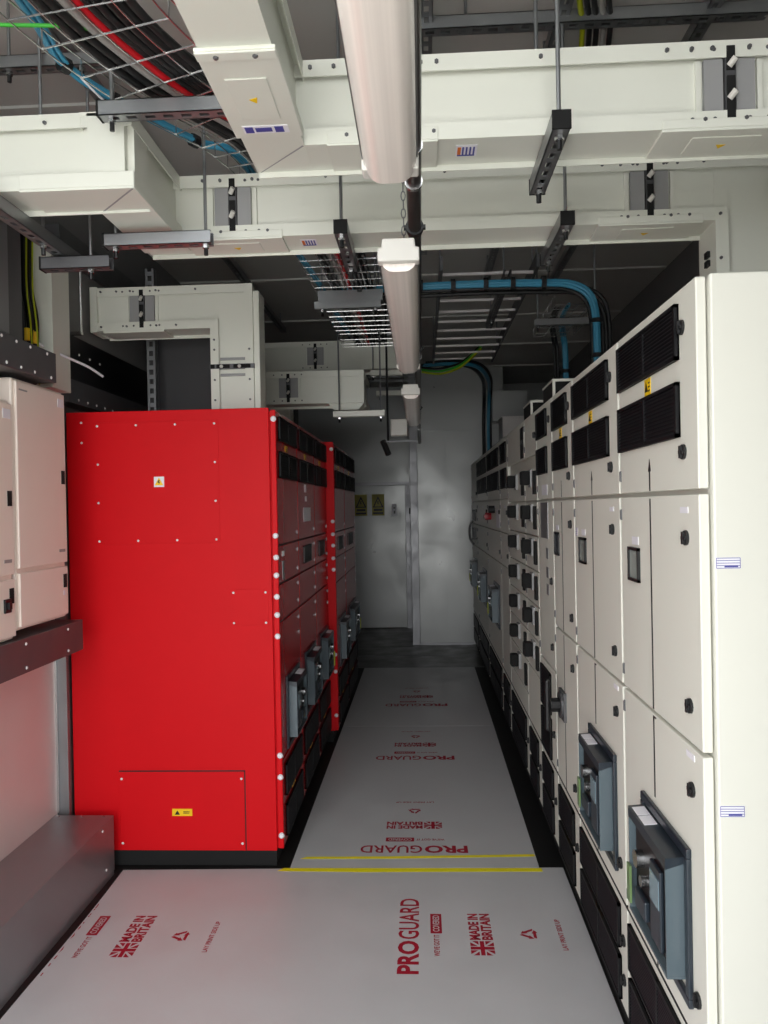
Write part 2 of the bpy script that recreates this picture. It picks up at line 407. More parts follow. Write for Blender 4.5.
hd = part('switch_base', MB().cyl((XR, yh, zh), (XR - .02, yh, zh), .055, 18).box(XR, XR - .012, yh - .06, yh + .06, zh - .06, zh + .06), 'galvdk', r)
part('switch_shaft', MB().cyl((XR - .02, yh, zh), (XR - .06, yh, zh), .03, 14), 'black', hd)
part('switch_handle', MB().box(XR - .058, XR - .082, yh - .02, yh + .02, zh - .11, zh + .11), 'black', hd, bevel=.012)
db = door(r, a, b, .104, .433, ((a + .04, .3),), x=XR + .002)
for (za, zb) in ((.282, .416), (.122, .256)): vent(r, XR + .002, -1, a + .09, b - .04, za, zb, 12, False)
caution(db, XR + .002, -1, a + w * .55, .269, .07, .018)

# fourth column: tall door with a label board, low grilles
y0, y1 = Y[3], Y[4]; r = white_column(y0, y1, 'white switchgear column with a large label plate and low black grilles'); a, b = y0 + GAP / 2, y1 - GAP / 2; w = b - a
du = door(r, a, b, 1.678, ZT, ((a + .06, 2.04),))
for (za, zb) in ((1.972, 2.098), (1.797, 1.922)): vent(r, XR, -1, a + .12, b - .02, za, zb, 12, False)
dm = door(r, a, b, .90, 1.666, ((a + .05, 1.3), (a + .05, 1.0)))
nameplate(du, XR, -1, a + w * .5, 1.72, .16, .05, 'sticker')
part('label_plate', MB().box(XR, XR - .003, a + .13, a + .33, 1.49, 1.66), 'galv', dm)
for zz in (1.42, 1.33, 1.25): nameplate(dm, XR, -1, a + .17, zz, .06, .05, 'galv')
db = door(r, a, b, .448, .89, ((a + .05, .6),))
for (za, zb) in ((.67, .86), (.46, .65)): vent(r, XR, -1, a + .12, b - .04, za, zb, 12, False)
dz = door(r, a, b, .104, .433, ((a + .04, .3),), x=XR + .002)
for (za, zb) in ((.282, .416), (.122, .256)): vent(r, XR + .002, -1, a + .10, b - .04, za, zb, 12, False)

# drawer columns with black rotary handles
def drawer_column(y0, y1, label, rows, ztop, slot=False):
    r = white_column(y0, y1, label); a, b = y0 + GAP / 2, y1 - GAP / 2; w = b - a
    du = door(r, a, b, ztop + .05, ZT, ((a + .05, ZT - .12),))
    if slot: part('dark_slot', MB().box(XR - .001, XR + .002, a + .03, a + .17, ztop + .06, ZT - .03), 'black', du)
    p = .1815; k = 0
    for i in range(rows):
        z = 1.795 - i * p
        d = part('drawer', MB().box(XR, XR + .022, a, b, z - p / 2 - .035 + .004, z + p / 2 - .035 - .004), 'white', r, bevel=.002)
        yy = a + w * .42
        part('handle_plate', MB().box(XR, XR - .014, yy - .045, yy + .045, z - .05, z + .04), 'ductgrey', d)
        part('rotary_handle', MB().box(XR - .014, XR - .06, yy - .035, yy + .035, z - .04, z + .035), 'blackmatt', d, bevel=.008)
        part('meter', MB().box(XR, XR - .012, a + .03, a + .085, z - .09, z + .03), 'blackmatt', d)
        nameplate(d, XR, -1, a + w * .75, z - .02, .05, .02)
        hinge(d, XR, -1, b - .008, z - .08)
    zb = 1.795 - (rows - 1) * p - p / 2 - .04
    part('door', MB().box(XR, XR + .022, a, b, .448, zb), 'white', r, bevel=.002)
    db = door(r, a, b, .104, .433, ((a + .04, .3),), x=XR + .002)
    for (za, zb2) in ((.282, .416), (.122, .256)): vent(r, XR + .002, -1, a + .10, b - .05, za, zb2, 10, False)
    return r
drawer_column(Y[4], Y[5], 'white switchgear column of six drawers nearer the camera', 6, 1.86)
drawer_column(Y[5], Y[6], 'wider white switchgear column of seven drawers farther along', 7, 1.86, True)

# far columns
def far_column(y0, y1, label, vents=True, brk=None, red=False):
    r = white_column(y0, y1, label); a, b = y0 + GAP / 2, y1 - GAP / 2; w = b - a
    du = door(r, a, b, 1.70, ZT, ((a + .05, 1.78),))
    if vents:
        for (za, zb) in ((1.95, 2.09), (1.77, 1.91)): vent(r, XR, -1, a + .08, b - .08, za, zb, 9, w > .7)
    dm = door(r, a, b, 1.46, 1.69, ((a + .05, 1.6),))
    dn = door(r, a, b, 1.22, 1.45, ((a + .05, 1.3),))
    dl = door(r, a, b, .448, 1.21)
    nameplate(dm, XR, -1, a + w * .4, 1.64, .08, .02)
    if brk: breaker(r, XR, -1, a + w * .12, a + min(w * .9, w * .12 + .4), brk, brk + .34, .06, 'ygreen')
    if red:
        part('control_switch', MB().cyl((XR, a + w * .7, 1.56), (XR - .05, a + w * .7, 1.56), .03, 12).box(XR - .03, XR - .06, a + w * .65, a + w * .75, 1.545, 1.575), 'redp', dm)
        part('control_switch', MB().cyl((XR, a + w * .4, 1.62), (XR - .05, a + w * .4, 1.62), .03, 12), 'black', dm)
        part('notice', MB().box(XR, XR - .002, a + .06, a + .3, 1.48, 1.62), 'sticker', dm)
    db = door(r, a, b, .104, .433, ((a + .04, .3),), x=XR + .002)
    for (za, zb) in ((.282, .416), (.122, .256)): vent(r, XR + .002, -1, a + .08, b - .06, za, zb, 9, w > .7)
    return r
far_column(Y[6], Y[7], 'narrow white switchgear column just past the drawer columns', True, None)
far_column(Y[7], Y[8], 'white switchgear column with a red switch and white notice', True, .70, True)
far_column(Y[8], Y[9], 'white switchgear column second from the far end', True, .72, False)
r = far_column(Y[9], Y[10], 'white switchgear column at the far end without top grilles', False, .74)
for k, z in enumerate((1.55, 1.35)):
    part('meter', MB().box(XR, XR - .03, Y[9] + .25, Y[9] + .4, z - .06, z + .06), 'black', r)
part('cable_arch', MB().tube(smoothpath([(XR - .01, Y[9] + .5, 1.5), (XR - .05, Y[9] + .5, 1.42), (XR - .05, Y[9] + .5, 1.3), (XR - .01, Y[9] + .5, 1.22)]), .012, 6), 'black', r)

# black roof boxes with a white edge
def roof_box(ya, yb, lab):
    x0, x1, z0, z1 = XR + .03, 1.2, ZT - .005, 2.232
    o = thing('roof_box', ((x0 + x1) / 2, (ya + yb) / 2, z0), lab, 'box', 'black roof boxes')
    part('box_body', MB().box(x0 + .004, x1, ya + .004, yb, z0, z1 - .004), 'blackmatt', o)
    part('edge_trim', MB().box(x0, x0 + .012, ya, ya + .012, z0, z1 - .012).box(x0, x1, ya, ya + .012, z1 - .012, z1).box(x0, x0 + .012, ya + .012, yb, z1 - .008, z1), 'white', o)
roof_box(3.56, 3.86, 'black white-edged box on the switchgear roof nearer the camera')
roof_box(4.27, 4.58, 'black white-edged box on the switchgear roof farther away')

# ------------------------------------------------------------------ left: red cabinets
XL = -.665
GR = 'red cabinets along the left'
ZR = 2.112
def red_column(y0, y1, label, xf=XL, xb=-1.645):
    r = thing('red_cabinet', ((xf + xb) / 2, (y0 + y1) / 2, 0), label, 'electrical cabinet', GR)
    part('carcass', MB().box(xb, xf - .026, y0 + .001, y1 - .001, .08, ZR - .006), 'red', r)
    part('plinth', MB().box(xb + .01, xf - .035, y0 + .001, y1 - .001, 0, .08), 'blackmatt', r)
    return r
def red_fronts(r, y0, y1, xf, win=True, notice=False, nobrk=False, tag=None, closed=True):
    a, b = y0 + .005, y1 - .005; w = b - a
    def dd(z0, z1): return part('door', MB().box(xf - .022, xf, a, b, z0, z1), 'reddoor', r, bevel=.003)
    d0 = dd(1.487, ZR)
    for (za, zb) in ((1.975, 2.088), (1.80, 1.925)): vent(r, xf, 1, a + .05, b - .03, za, zb, 9, True)
    caution(d0, xf, 1, a + w * .45, 1.95, .07, .03)
    if notice:
        part('notice', MB().box(xf, xf + .002, a + w * .3, a + w * .72, 1.58, 1.66), 'sticker', d0)
        nameplate(d0, xf, 1, a + w * .42, 1.77, .07, .045); nameplate(d0, xf, 1, a + w * .45, 1.71, .06, .03)
    d1 = dd(1.305, 1.478); d2 = dd(1.128, 1.297); d3 = dd(.49, 1.12); d4 = dd(.085, .48)
    for za, zb in ((1.478, 1.487), (1.297, 1.305), (1.12, 1.128), (.48, .49)): part('seam_strip', MB().box(xf - .02, xf - .008, a, b, za, zb), 'black', r)
    if win: meterwin(d1, xf, 1, a + w * .25, a + w * .7, 1.345, 1.445, 'black')
    else:
        nameplate(d1, xf, 1, a + .12, 1.44, .06, .025); nameplate(d1, xf, 1, a + .12, 1.36, .05, .09, 'galv')
    for d, zz in ((d0, 1.53), (d1, 1.44), (d1, 1.34), (d2, 1.26), (d2, 1.17), (d3, 1.08), (d3, 1.0)):
        stamp('door_fastener', 'redfast', lambda: MB().cyl((-.001, 0, 0), (.004, 0, 0), .011, 10).box(.004, .007, -.003, .003, -.008, .008), 'galv', d, (xf, b - .06, zz))
    if not nobrk: breaker(r, xf, 1, a + w * .2, a + w * .82, .50, .85, .05, tag)
    for (za, zb) in ((.30, .45), (.11, .26)): vent(r, xf, 1, a + .06, b - .04, za, zb, 9, True)
    caution(d4, xf, 1, a + w * .5, .28, .09, .02)
YR = [3.49, 4.08, 4.72, 5.33]
rc1 = red_column(YR[0], YR[1], 'red cabinet nearest the camera with a large bolted red side panel')
red_fronts(rc1, YR[0], YR[1], XL, False, False)
# side panel facing the camera
YS = 3.476
sp = part('side_panel', MB().box(-1.648, -.694, YS, YS + .0135, .073, 2.122), 'red', rc1, bevel=.003)
def screw(parent, x, y, z, r=.0055):
    return stamp('screw', 'screw%g' % r, lambda: MB().dome((0, 0, 0), (0, -1, 0), r, .004), 'zinc', parent, (x, y, z))
up = part('cover_plate', MB().box(-1.512, -.93, YS - .002, YS, 1.503, 2.072), 'red', rc1, bevel=.001)
for k in range(4):
    t = k / 3
    screw(up, -1.50 + .552 * t, YS - .002, 2.055); screw(up, -1.50 + .552 * t, YS - .002, 1.518)
    if k in (1, 2):
        screw(up, -1.50, YS - .002, 2.055 - .537 * t); screw(up, -.948, YS - .002, 2.055 - .537 * t)
ws = part('warning_label', MB().box(-1.236, -1.188, YS - .0035, YS - .002, 1.766, 1.814), 'sticker', up)
part('warning_triangle', MB().prism([(-1.232, 1.774), (-1.192, 1.774), (-1.212, 1.81)], YS - .0042, YS - .0035, 'y'), 'ysign', up)
part('warning_bolt', MB().prism([(-1.216, 1.798), (-1.208, 1.798), (-1.211, 1.788), (-1.206, 1.788), (-1.214, 1.776), (-1.212, 1.785), (-1.218, 1.785)], YS - .0048, YS - .0042, 'y'), 'black', up)
sm = part('cover_plate', MB().box(-.886, -.712, YS - .0016, YS, 1.116, 1.285), 'red', rc1, bevel=.0008)
for sx in (-.874, -.724):
    for sz in (1.13, 1.27): screw(sm, sx, YS - .0016, sz)
lo = part('lower_cover', MB().box(-1.428, -.84, YS - .007, YS, .077, .442), 'red', rc1, bevel=.002)
part('cover_shadow_gap', MB().box(-1.431, -.836, YS - .0025, YS, .442, .447).box(-.84, -.836, YS - .0025, YS, .077, .447), 'black', rc1)
for sx in (-1.417, -.853):
    for sz in (.11, .41): screw(lo, sx, YS - .007, sz, .006)
cl = part('caution_label', MB().box(-1.18, -1.086, YS - .009, YS - .007, .238, .271), 'ysign', lo)
part('caution_mark', MB().prism([(-1.168, .244), (-1.144, .244), (-1.156, .264)], YS - .0096, YS - .009, 'y').box(-1.128, -1.098, YS - .0096, YS - .009, .256, .259).box(-1.128, -1.1, YS - .0096, YS - .009, .25, .253), 'black', lo)
for sz in (2.073, 1.979): screw(sp, -1.576, YS, sz)
# door-edge strip with bolts, facing the camera
stp = part('edge_strip', MB().box(-.690, -.664, 3.4835, 3.4995, .08, 2.112), 'red', rc1, bevel=.004)
for z in (2.07, 1.53, 1.43, 1.347, 1.248, 1.164, 1.065, .513, .413, .142):
    stamp('edge_bolt', 'edgebolt', lambda: MB().dome((0, 0, 0), (0, -1, 0), .0135, .014, 12), 'sticker', stp, (-.673, 3.4835, z))
stamp('lifting_bolt', 'topbolt', None, 'chrome', rc1, (-1.50, 3.55, ZR - .006)); stamp('lifting_bolt', 'topbolt', None, 'chrome', rc1, (-.86, 3.55, ZR - .006))
part('plinth_face', MB().box(-1.63, -.697, YS + .003, YS + .013, .004, .074), 'blackmatt', rc1)
r = red_column(YR[1], YR[2], 'middle red cabinet of the near bank with a white notice'); red_fronts(r, YR[1], YR[2], XL, True, True)
r = red_column(YR[2], YR[3], 'third red cabinet of the near bank beside the step'); red_fronts(r, YR[2], YR[3], XL, True, False, tag='ygreen')
XB = -.612
r = red_column(5.34, 6.05, 'red cabinet stepping forward at the start of the far bank', XB); red_fronts(r, 5.37, 6.05, XB, True, False)
stp = part('edge_strip', MB().box(-.70, XB, 5.337, 5.345, .085, ZR + .01), 'red', r)
for z in (2.07, 1.56, 1.47, 1.39, 1.30, 1.22, .62, .50, .19):
    stamp('edge_bolt', 'edgebolt', None, 'chrome', stp, (XB - .012, 5.337, z))
r = red_column(6.06, 6.98, 'red cabinet at the far end next to the door', XB); red_fronts(r, 6.06, 6.98, XB, True, False, tag='ygreen')

# ------------------------------------------------------------------ left: distribution boards and steel trunking
def board(y0, y1, z0, zs, z1, label, xf=-1.505):
    b = thing('distribution_board', (-1.6, (y0 + y1) / 2, z0), label, 'electrical box', 'cream distribution boards')
    part('board_case', MB().box(XW0 + .008, xf - .012, y0, y1, z0, z1), 'cream', b, bevel=.008)
    for (za, zb, nm) in ((zs + .006, z1 - .012, 'upper_door'), (z0 + .012, zs - .012, 'lower_door')):
        d = part(nm, MB().box(xf - .012, xf, y0 + .012, y1 - .004, za, zb), 'cream', b, bevel=.003)
        zh = zb - .35 if zb - za > .4 else zb - .06
        part('latch', MB().box(xf, xf + .003, y1 - .045, y1 - .018, zh - .028, zh + .028), 'blackmatt', d)
        nameplate(d, xf, 1, y1 - .04, zb - .04 if zb - za > .4 else zh - .05, .05 if zb - za > .4 else .015, .035 if zb - za > .4 else .02)
        if zb - za > .4:
            nameplate(d, xf, 1, y1 - .05, za + .05, .05, .012, 'greyc'); nameplate(d, xf, 1, y0 + .06, zb - .03, .06, .006, 'greyc')
    return b
board(2.765, 3.165, 1.215, 1.441, 2.165, 'taller cream wall board next to the red side panel')
b2 = board(2.34, 2.745, 1.19, 1.425, 2.072, 'shorter cream wall board cut off by the left edge')
part('rotary_switch', MB().box(-1.505, -1.497, 2.66, 2.70, 1.295, 1.345).box(-1.497, -1.488, 2.672, 2.688, 1.308, 1.332), 'black', b2)
def scr(parent, x, y, z): return stamp('screw', 'scrx', lambda: MB().dome((0, 0, 0), (1, 0, 0), .006, .004), 'zinc', parent, (x, y, z))
# steel trunking under the boards
t = thing('steel_trunking', (-1.6, 1.9, 1.05), 'grey steel trunking running beneath the cream boards', 'trunking')
tb = part('trunking_cover', MB().box(XW0 + .008, -1.49, .4, 3.26, 1.055, 1.186), 'galvdk', t, bevel=.002)
for yy in (2.45, 2.78, 3.12):
    for zz in (1.075, 1.165): scr(tb, -1.49, yy, zz)
# upper trunking above the boards
t = thing('steel_trunking', (-1.6, 2.6, 2.17), 'dark steel trunking along the top of the cream boards', 'trunking')
tb = part('trunking_cover', MB().box(XW0 + .002, -1.48, 1.9, 3.045, 2.185, 2.305), 'galvdk', t, bevel=.002)
for yy in (2.5, 2.64, 2.74, 2.84, 2.97):
    scr(tb, -1.48, yy, 2.29); scr(tb, -1.48, yy + .03, 2.20)
# low galvanised trough
t = thing('cable_trough', (-1.57, 2.2, 0), 'galvanised steel cable trough on the floor by the left wall', 'trunking')
part('trough_body', MB().box(XW0 + .007, -1.432, .2, 3.398, .0, .262), 'galv', t)
ld = part('trough_lid', MB().box(XW0 + .007, -1.43, .2, 3.40, .2622, .268).box(-1.4318, -1.4302, .2, 3.40, .02, .2620), 'galv', t)
for yy in (3.28, 2.4): scr(ld, -1.43, yy, .245); scr(ld, -1.43, yy + .03, .06)
for xx in (-1.68, -1.57, -1.47): stamp('screw', 'scrz', lambda: MB().dome((0, 0, 0), (0, 0, 1), .006, .004), 'chrome', ld, (xx, 3.385, .268))
# vertical trunking above the boards
t = thing('vertical_trunking', (-1.64, 2.82, 2.305), 'dark grey vertical trunking rising above the shorter cream board', 'trunking')
part('trunking_cover', MB().box(XW0 + .002, -1.54, 2.60, 2.90, 2.305, 2.95), 'galvdk', t, bevel=.003)
part('trunking_lid', MB().box(-1.54, -1.533, 2.55, 2.79, 2.33, 2.93), 'galv', t)
t = thing('vertical_trunking', (-1.64, 3.2, 2.19), 'white vertical trunking rising beside the red cabinet', 'trunking')
part('trunking_cover', MB().box(XW0 + .002, -1.585, 3.23, 3.40, 2.20, 2.86), 'duct', t, bevel=.003)
part('trunking_back', MB().box(XW0 + .002, -1.66, 3.05, 3.228, 2.31, 2.86), 'duct', t)
part('cover_lip', MB().box(-1.60, -1.578, 3.222, 3.24, 2.22, 2.86), 'duct', t)
for zz in (2.3, 2.46, 2.62, 2.78): scr(t, -1.66, 3.2, zz)
part('cable_tail', MB().tube(smoothpath([(-1.655, 3.18, 2.40), (-1.59, 3.3, 2.36), (-1.53, 3.45, 2.33), (-1.50, 3.55, 2.30)]), .006, 6), 'sticker', t)
# cables dropping between the trunkings
t = thing('cable_drop', (-1.64, 3.1, 2.2), 'black cables with yellow-green stripes dropping between the trunkings', 'cable')
for k in range(5):
    yy = 3.065 + .024 * k; xx = -1.64 + .018 * (k % 2)
    part('cable', MB().tube(smoothpath([(xx, yy, 2.20), (xx + .01, yy + .012, 2.45), (xx, yy - .01, 2.6), (xx - .005, yy, 2.8), (xx - .02, yy + .02, 3.0)]), .0115, 8), 'blackc', t, smooth='all')
for k in range(2):
    yy = 3.10 + .05 * k
    part('earth_sleeve', MB().tube(smoothpath([(-1.605, yy, 2.20), (-1.60, yy - .02, 2.42), (-1.61, yy - .03, 2.6), (-1.61, yy - .02, 2.85)]), .0035, 6), 'ygreen', t)
for k in range(3): part('sleeve', MB().cyl((-1.612, 3.07 + .035 * k, 2.37), (-1.612, 3.07 + .035 * k, 2.42), .011, 8), 'ysign', t)
# dark cable boxes on the left wall above the red cabinets
t = thing('wall_cable_box', (-1.66, 4.2, 2.2), 'dark grey steel cable chamber on the wall above the red cabinets', 'trunking')
tb = part('chamber_body', MB().box(XW0 + .002, -1.62, 3.45, 5.0, 2.17, 2.28), 'galvdk', t)
for k in range(5): scr(tb, -1.62, 3.55 + .1 * k, 2.19)
tb2 = part('chamber_plate', MB().box(XW0 + .002, -1.645, 3.42, 5.2, 2.28, 2.50), 'black', t)
for k in range(4): scr(tb2, -1.645, 3.5 + .12 * k, 2.42 + .0 * k)
part('upper_plate', MB().box(XW0 + .002, -1.65, 3.41, 5.2, 2.50, 2.84), 'wall', t)
part('upper_rail', MB().box(XW0 + .002, -1.63, 3.41, 5.4, 2.84, 2.98), 'galvdk', t)
part('hanger_rod', MB().cyl((-1.60, 3.55, 2.50), (-1.60, 3.55, 2.83), .007, 8).box(-1.65, -1.595, 3.54, 3.56, 2.815, 2.83).box(-1.65, -1.595, 3.54, 3.56, 2.50, 2.515), 'chrome', t)

# ------------------------------------------------------------------ busbar trunking
DZ0, DZ1, DD = 2.575, 2.79, .15
FL = .042; REC = .022
def seg(mbs, x0, x1, y0, y1, z0, z1, run, e=0, lo=None, hi=None):
    """one length of busbar trunking: recessed casing and two flanges; run = 'x', 'y' or 'z'.
    lo: where the lower (or inner) front lip stops at an elbow; e keeps overlapping lengths from sharing a plane"""
    ca, fl_ = mbs
    y0 -= e; y1 += e; r = REC - e
    if run == 'x':
        xe = x1 if lo is None else lo
        ca.box(x0, x1 - .001, y0 + r, y1 - r, z0 + .004, z1 - .004); fl_.box(x0, xe, y0, y1, z0, z0 + .012); fl_.box(x0, x1, y0, y1, z1 - .012, z1)
        fl_.box(x0 + .003, xe - .003, y1 - .006, y1 - .002, z0 - .016, z0 - .0002)
        for ya, yb in ((y0, y0 + .004), (y1 - .004, y1)): fl_.box(x0, xe, ya, yb, z0 + .012, z0 + FL); fl_.box(x0, x1, ya, yb, z1 - FL, z1 - .012)
    if run == 'y':
        x0 -= e; x1 += e; z0 -= e; z1 += e
        ca.box(x0 + REC, x1 - REC, y0, y1, z0 + .004, z1 - .004); fl_.box(x0, x1, y0, y1, z0, z0 + .012); fl_.box(x0, x1, y0, y1, z1 - .012, z1)
        for xa, xb in ((x0, x0 + .004), (x1 - .004, x1)): fl_.box(xa, xb, y0, y1, z0 + .012, z0 + FL); fl_.box(xa, xb, y0, y1, z1 - FL, z1 - .012)
    if run == 'z':
        zi = z1 if lo is None else lo
        ca.box(x0 + .004, x1 - .004, y0 + r, y1 - r, z0, z1 - .006); fl_.box(x0, x0 + .012, y0, y1, z0, zi); fl_.box(x1 - .012, x1, y0, y1, z0, z1 - .003)
        for ya, yb in ((y0, y0 + .004), (y1 - .004, y1)): fl_.box(x0 + .012, x0 + FL, ya, yb, z0, zi); fl_.box(x1 - FL, x1 - .012, ya, yb, z0, z1 - .003)
def finish(root, mbs):
    part('casing', mbs[0], 'duct', root); part('flange', mbs[1], 'duct', root)
def joint_x(root, xc, yf, z0=DZ0, z1=DZ1, cover=True):
    """joint block seen on the front of a duct running along x, with its bottom cover"""
    j = part('joint_block', MB().box(xc - .013, xc + .013, yf + .002, yf + REC, z0 + .006, z1 - .006), 'galvdk', root)
    h = (z1 - z0 - .03) / 3
    for k in range(3):
        za = z0 + .012 + k * (h + .003)
        part('joint_cover_strip', MB().box(xc - .010, xc + .010, yf - .003, yf + .002, za, za + h * (.95 if k != 1 else .8)), 'blackmatt', j)
    for xa, xb in ((xc - .062, xc - .016), (xc + .016, xc + .062)):
        part('joint_plate', MB().box(xa, xb, yf + .008, yf + REC, z0 + FL, z1 - FL), 'ductgrey', j)
    for zz in (z0 + .075, z1 - .06):
        part('joint_bolt', MB().cyl((xc + .007, yf - .016, zz + .008), (xc - .005, yf - .003, zz - .006), .008, 8), 'lampw', j)
    for dx in (-.095, -.04, .045, .09):
        for zz in (z0 + .022, z1 - .022):
            stamp('rivet', 'rivet', lambda: MB().dome((0, 0, 0), (0, -1, 0), .005, .003, 8), 'galvdk', j, (xc + dx, yf, zz))
    for xx in (xc - .075, xc + .075):
        part('rib', MB().box(xx - .006, xx + .006, yf + .012, yf + REC, z0 + FL, z1 - FL), 'duct', root)
    if cover:
        cv = part('joint_cover', MB().box(xc - .17, xc + .17, yf - .004, yf + DD + .004, z0 - .008, z0 - .0005).box(xc - .17, xc + .17, yf - .0045, yf - .0005, z0 - .0004, z0 + .022), 'duct', root, bevel=.002)
        part('embossed_panel', MB().box(xc - .085, xc + .085, yf + .03, yf + DD - .03, z0 - .0105, z0 - .008), 'duct', cv, bevel=.002)
        part('warning_mark', MB().prism([(xc - .012, yf + .07), (xc + .012, yf + .07), (xc, yf + .09)], z0 - .0115, z0 - .0105, 'z'), 'ysign', cv)
def flange_bolts(root, pts):
    for p in pts: stamp('flange_bolt', 'fbolt', lambda: MB().cyl((0, .001, 0), (0, -.006, 0), .0055, 6), 'galvdk', root, p)
def maker_label(root, x, y, z, nrm, w=.05):
    """small printed sticker: white with blue strokes and an orange block"""
    if nrm == 'z':
        s_ = part('maker_sticker', MB().box(x - w / 2, x + w / 2, y - .03, y + .03, z - .001, z), 'sticker', root)
        bl = MB()
        for k in range(4): bl.box(x - w * .2 + k * w * .17, x - w * .2 + k * w * .17 + w * .08, y - .02, y + .022, z - .0018, z - .001)
        bl.box(x - w * .42, x + w * .4, y + .022, y + .028, z - .0018, z - .001)
        part('sticker_print', bl, 'bluei', s_); part('sticker_print', MB().box(x - w * .42, x - w * .26, y - .02, y + .02, z - .0018, z - .001), 'orange', s_)
# duct one: runs from the left above the camera, turns right across the front
d1 = thing('busbar_trunking', (0, 2.0, DZ0), 'off-white busbar duct turning across the ceiling nearest the camera', 'busbar duct')
mbs = (MB(), MB()); Y1 = 1.925
seg(mbs, -.428, -.28, YB + .02, Y1 + DD, DZ0, DZ1, 'y', .001); seg(mbs, -.428, XW1 - .004, Y1, Y1 + DD, DZ0, DZ1, 'x'); finish(d1, mbs)
joint_x(d1, .785, Y1)
cv = part('joint_cover', MB().box(-.437, -.271, 1.50, 1.86, DZ0 - .009, DZ0 - .0005).box(-.4365, -.2715, 1.5005, 1.53, DZ0 - .014, DZ0 - .0092), 'duct', d1, bevel=.003)
part('embossed_panel', MB().box(-.40, -.31, 1.60, 1.77, DZ0 - .012, DZ0 - .009), 'duct', cv, bevel=.002)
part('warning_mark', MB().prism([(-.365, 1.68), (-.345, 1.672), (-.35, 1.695)], DZ0 - .013, DZ0 - .012, 'z'), 'ysign', cv)
st = part('rating_sticker', MB().box(-.41, -.30, 1.80, 1.835, DZ0 - .0105, DZ0 - .009), 'sticker', cv)
part('sticker_print', MB().box(-.405, -.385, 1.804, 1.831, DZ0 - .011, DZ0 - .0105).box(-.38, -.34, 1.808, 1.827, DZ0 - .011, DZ0 - .0105).box(-.333, -.312, 1.804, 1.831, DZ0 - .011, DZ0 - .0105), 'bluei', st)
for xx in (-.395, -.315): part('cover_bolt', MB().dome((xx, 1.515, DZ0 - .014), (0, 0, -1), .006, .005, 8), 'galvdk', cv)
part('mitre_seam', MB().prism([(-.428, Y1 + DD), (-.424, Y1 + DD), (-.28, Y1 + .003), (-.284, Y1 - .001)], DZ0 - .0012, DZ0 - .0002, 'z'), 'ductgrey', d1)
maker_label(d1, .135, Y1 + .065, DZ0 - .0002, 'z', .055)
cv = part('joint_cover', MB().box(-.22, .06, Y1 - .004, Y1 + DD + .004, DZ0 - .006, DZ0 - .0005).box(-.22, .06, Y1 - .0045, Y1 - .0005, DZ0 - .0004, DZ0 + .03), 'duct', d1, bevel=.001)
flange_bolts(d1, [(x, Y1, DZ1 - .02) for x in (-.26, -.2, -.15, .02, .06, .32, .63, .69, .74, .83)] + [(x, Y1, DZ0 + .02) for x in (-.17, .05, .72, .82)])
# duct two: Z-shaped, drops into the second white column
d2 = thing('busbar_trunking', (0, 2.6, DZ0), 'off-white busbar duct behind the first, dropping into the white switchgear', 'busbar duct')
mbs = (MB(), MB()); Y2 = 2.555
seg(mbs, XW0 + .02, -.80, 2.125, 2.125 + DD, DZ0, DZ1, 'x'); seg(mbs, -.95, -.80, 2.125, Y2 + DD, DZ0, DZ1, 'y', .001)
seg(mbs, -.95, 1.20, Y2, Y2 + DD, DZ0, DZ1, 'x', 0, 1.0); seg(mbs, .985, 1.20, Y2, Y2 + DD, ZT - .004, DZ1, 'z', .001, DZ0 + FL); finish(d2, mbs)
joint_x(d2, .775, Y2); joint_x(d2, -.62, Y2)
part('bottom_cover', MB().box(-1.125, -.792, 2.115, 2.285, DZ0 - .008, DZ0 - .0005).box(-1.125, -.7925, 2.1155, 2.1195, DZ0 - .0004, DZ0 + .042), 'duct', d2, bevel=.002)
part('bottom_cover', MB().box(-.96, -.792, 2.2852, Y2 + .1, DZ0 - .008, DZ0 - .0005).box(-.7965, -.7925, 2.12, Y2, DZ0 - .0004, DZ0 + .042), 'duct', d2, bevel=.002)
part('mitre_seam', MB().prism([(-.80, 2.118), (-.796, 2.121), (-.95, 2.279), (-.954, 2.276)], DZ0 - .0092, DZ0 - .0082, 'z'), 'ductgrey', d2)
maker_label(d2, -.37, Y2 + .07, DZ0 - .0002, 'z', .055)
part('elbow_sticker', MB().box(.975, .985, Y2 + .05, Y2 + .08, 2.47, 2.49).box(.975, .985, Y2 + .05, Y2 + .08, 2.44, 2.46), 'black', d2)
flange_bolts(d2, [(x, Y2, DZ1 - .02) for x in (-.72, -.66, -.55, -.3, .1, .43, .62, .68, .72, .83, .95)] + [(x, Y2, DZ0 + .02) for x in (-.66, -.5, .7, .84, .9, 1.0)] + [(1.0, Y2, z) for z in (2.25, 2.35, 2.45)] + [(1.18, Y2, z) for z in (2.2, 2.4)] + [(-1.05, 2.125, DZ1 - .025)])
# duct three: over the red cabinets
d3 = thing('busbar_trunking', (-1.2, 3.8, 2.56), 'off-white busbar duct bending down into the nearest red cabinet', 'busbar duct')
mbs = (MB(), MB()); Y3 = 3.735
seg(mbs, -1.60, -.815, Y3, Y3 + DD, 2.56, 2.775, 'x', 0, -1.01); seg(mbs, -1.03, -.815, Y3, Y3 + DD, ZR - .004, 2.775, 'z', .001, 2.56 + FL); finish(d3, mbs)
joint_x(d3, -1.375, Y3, 2.56, 2.775, False)
part('end_plate', MB().box(-1.635, -1.60, Y3 - .004, Y3 + DD, 2.555, 2.78), 'duct', d3)
part('joint_cover', MB().box(-1.57, -1.26, Y3 - .004, Y3 + DD, 2.548, 2.5595), 'duct', d3, bevel=.002)
part('side_cover', MB().box(-.815, -.785, Y3 + .01, Y3 + DD - .01, ZR - .004, 2.74), 'duct', d3, bevel=.003)
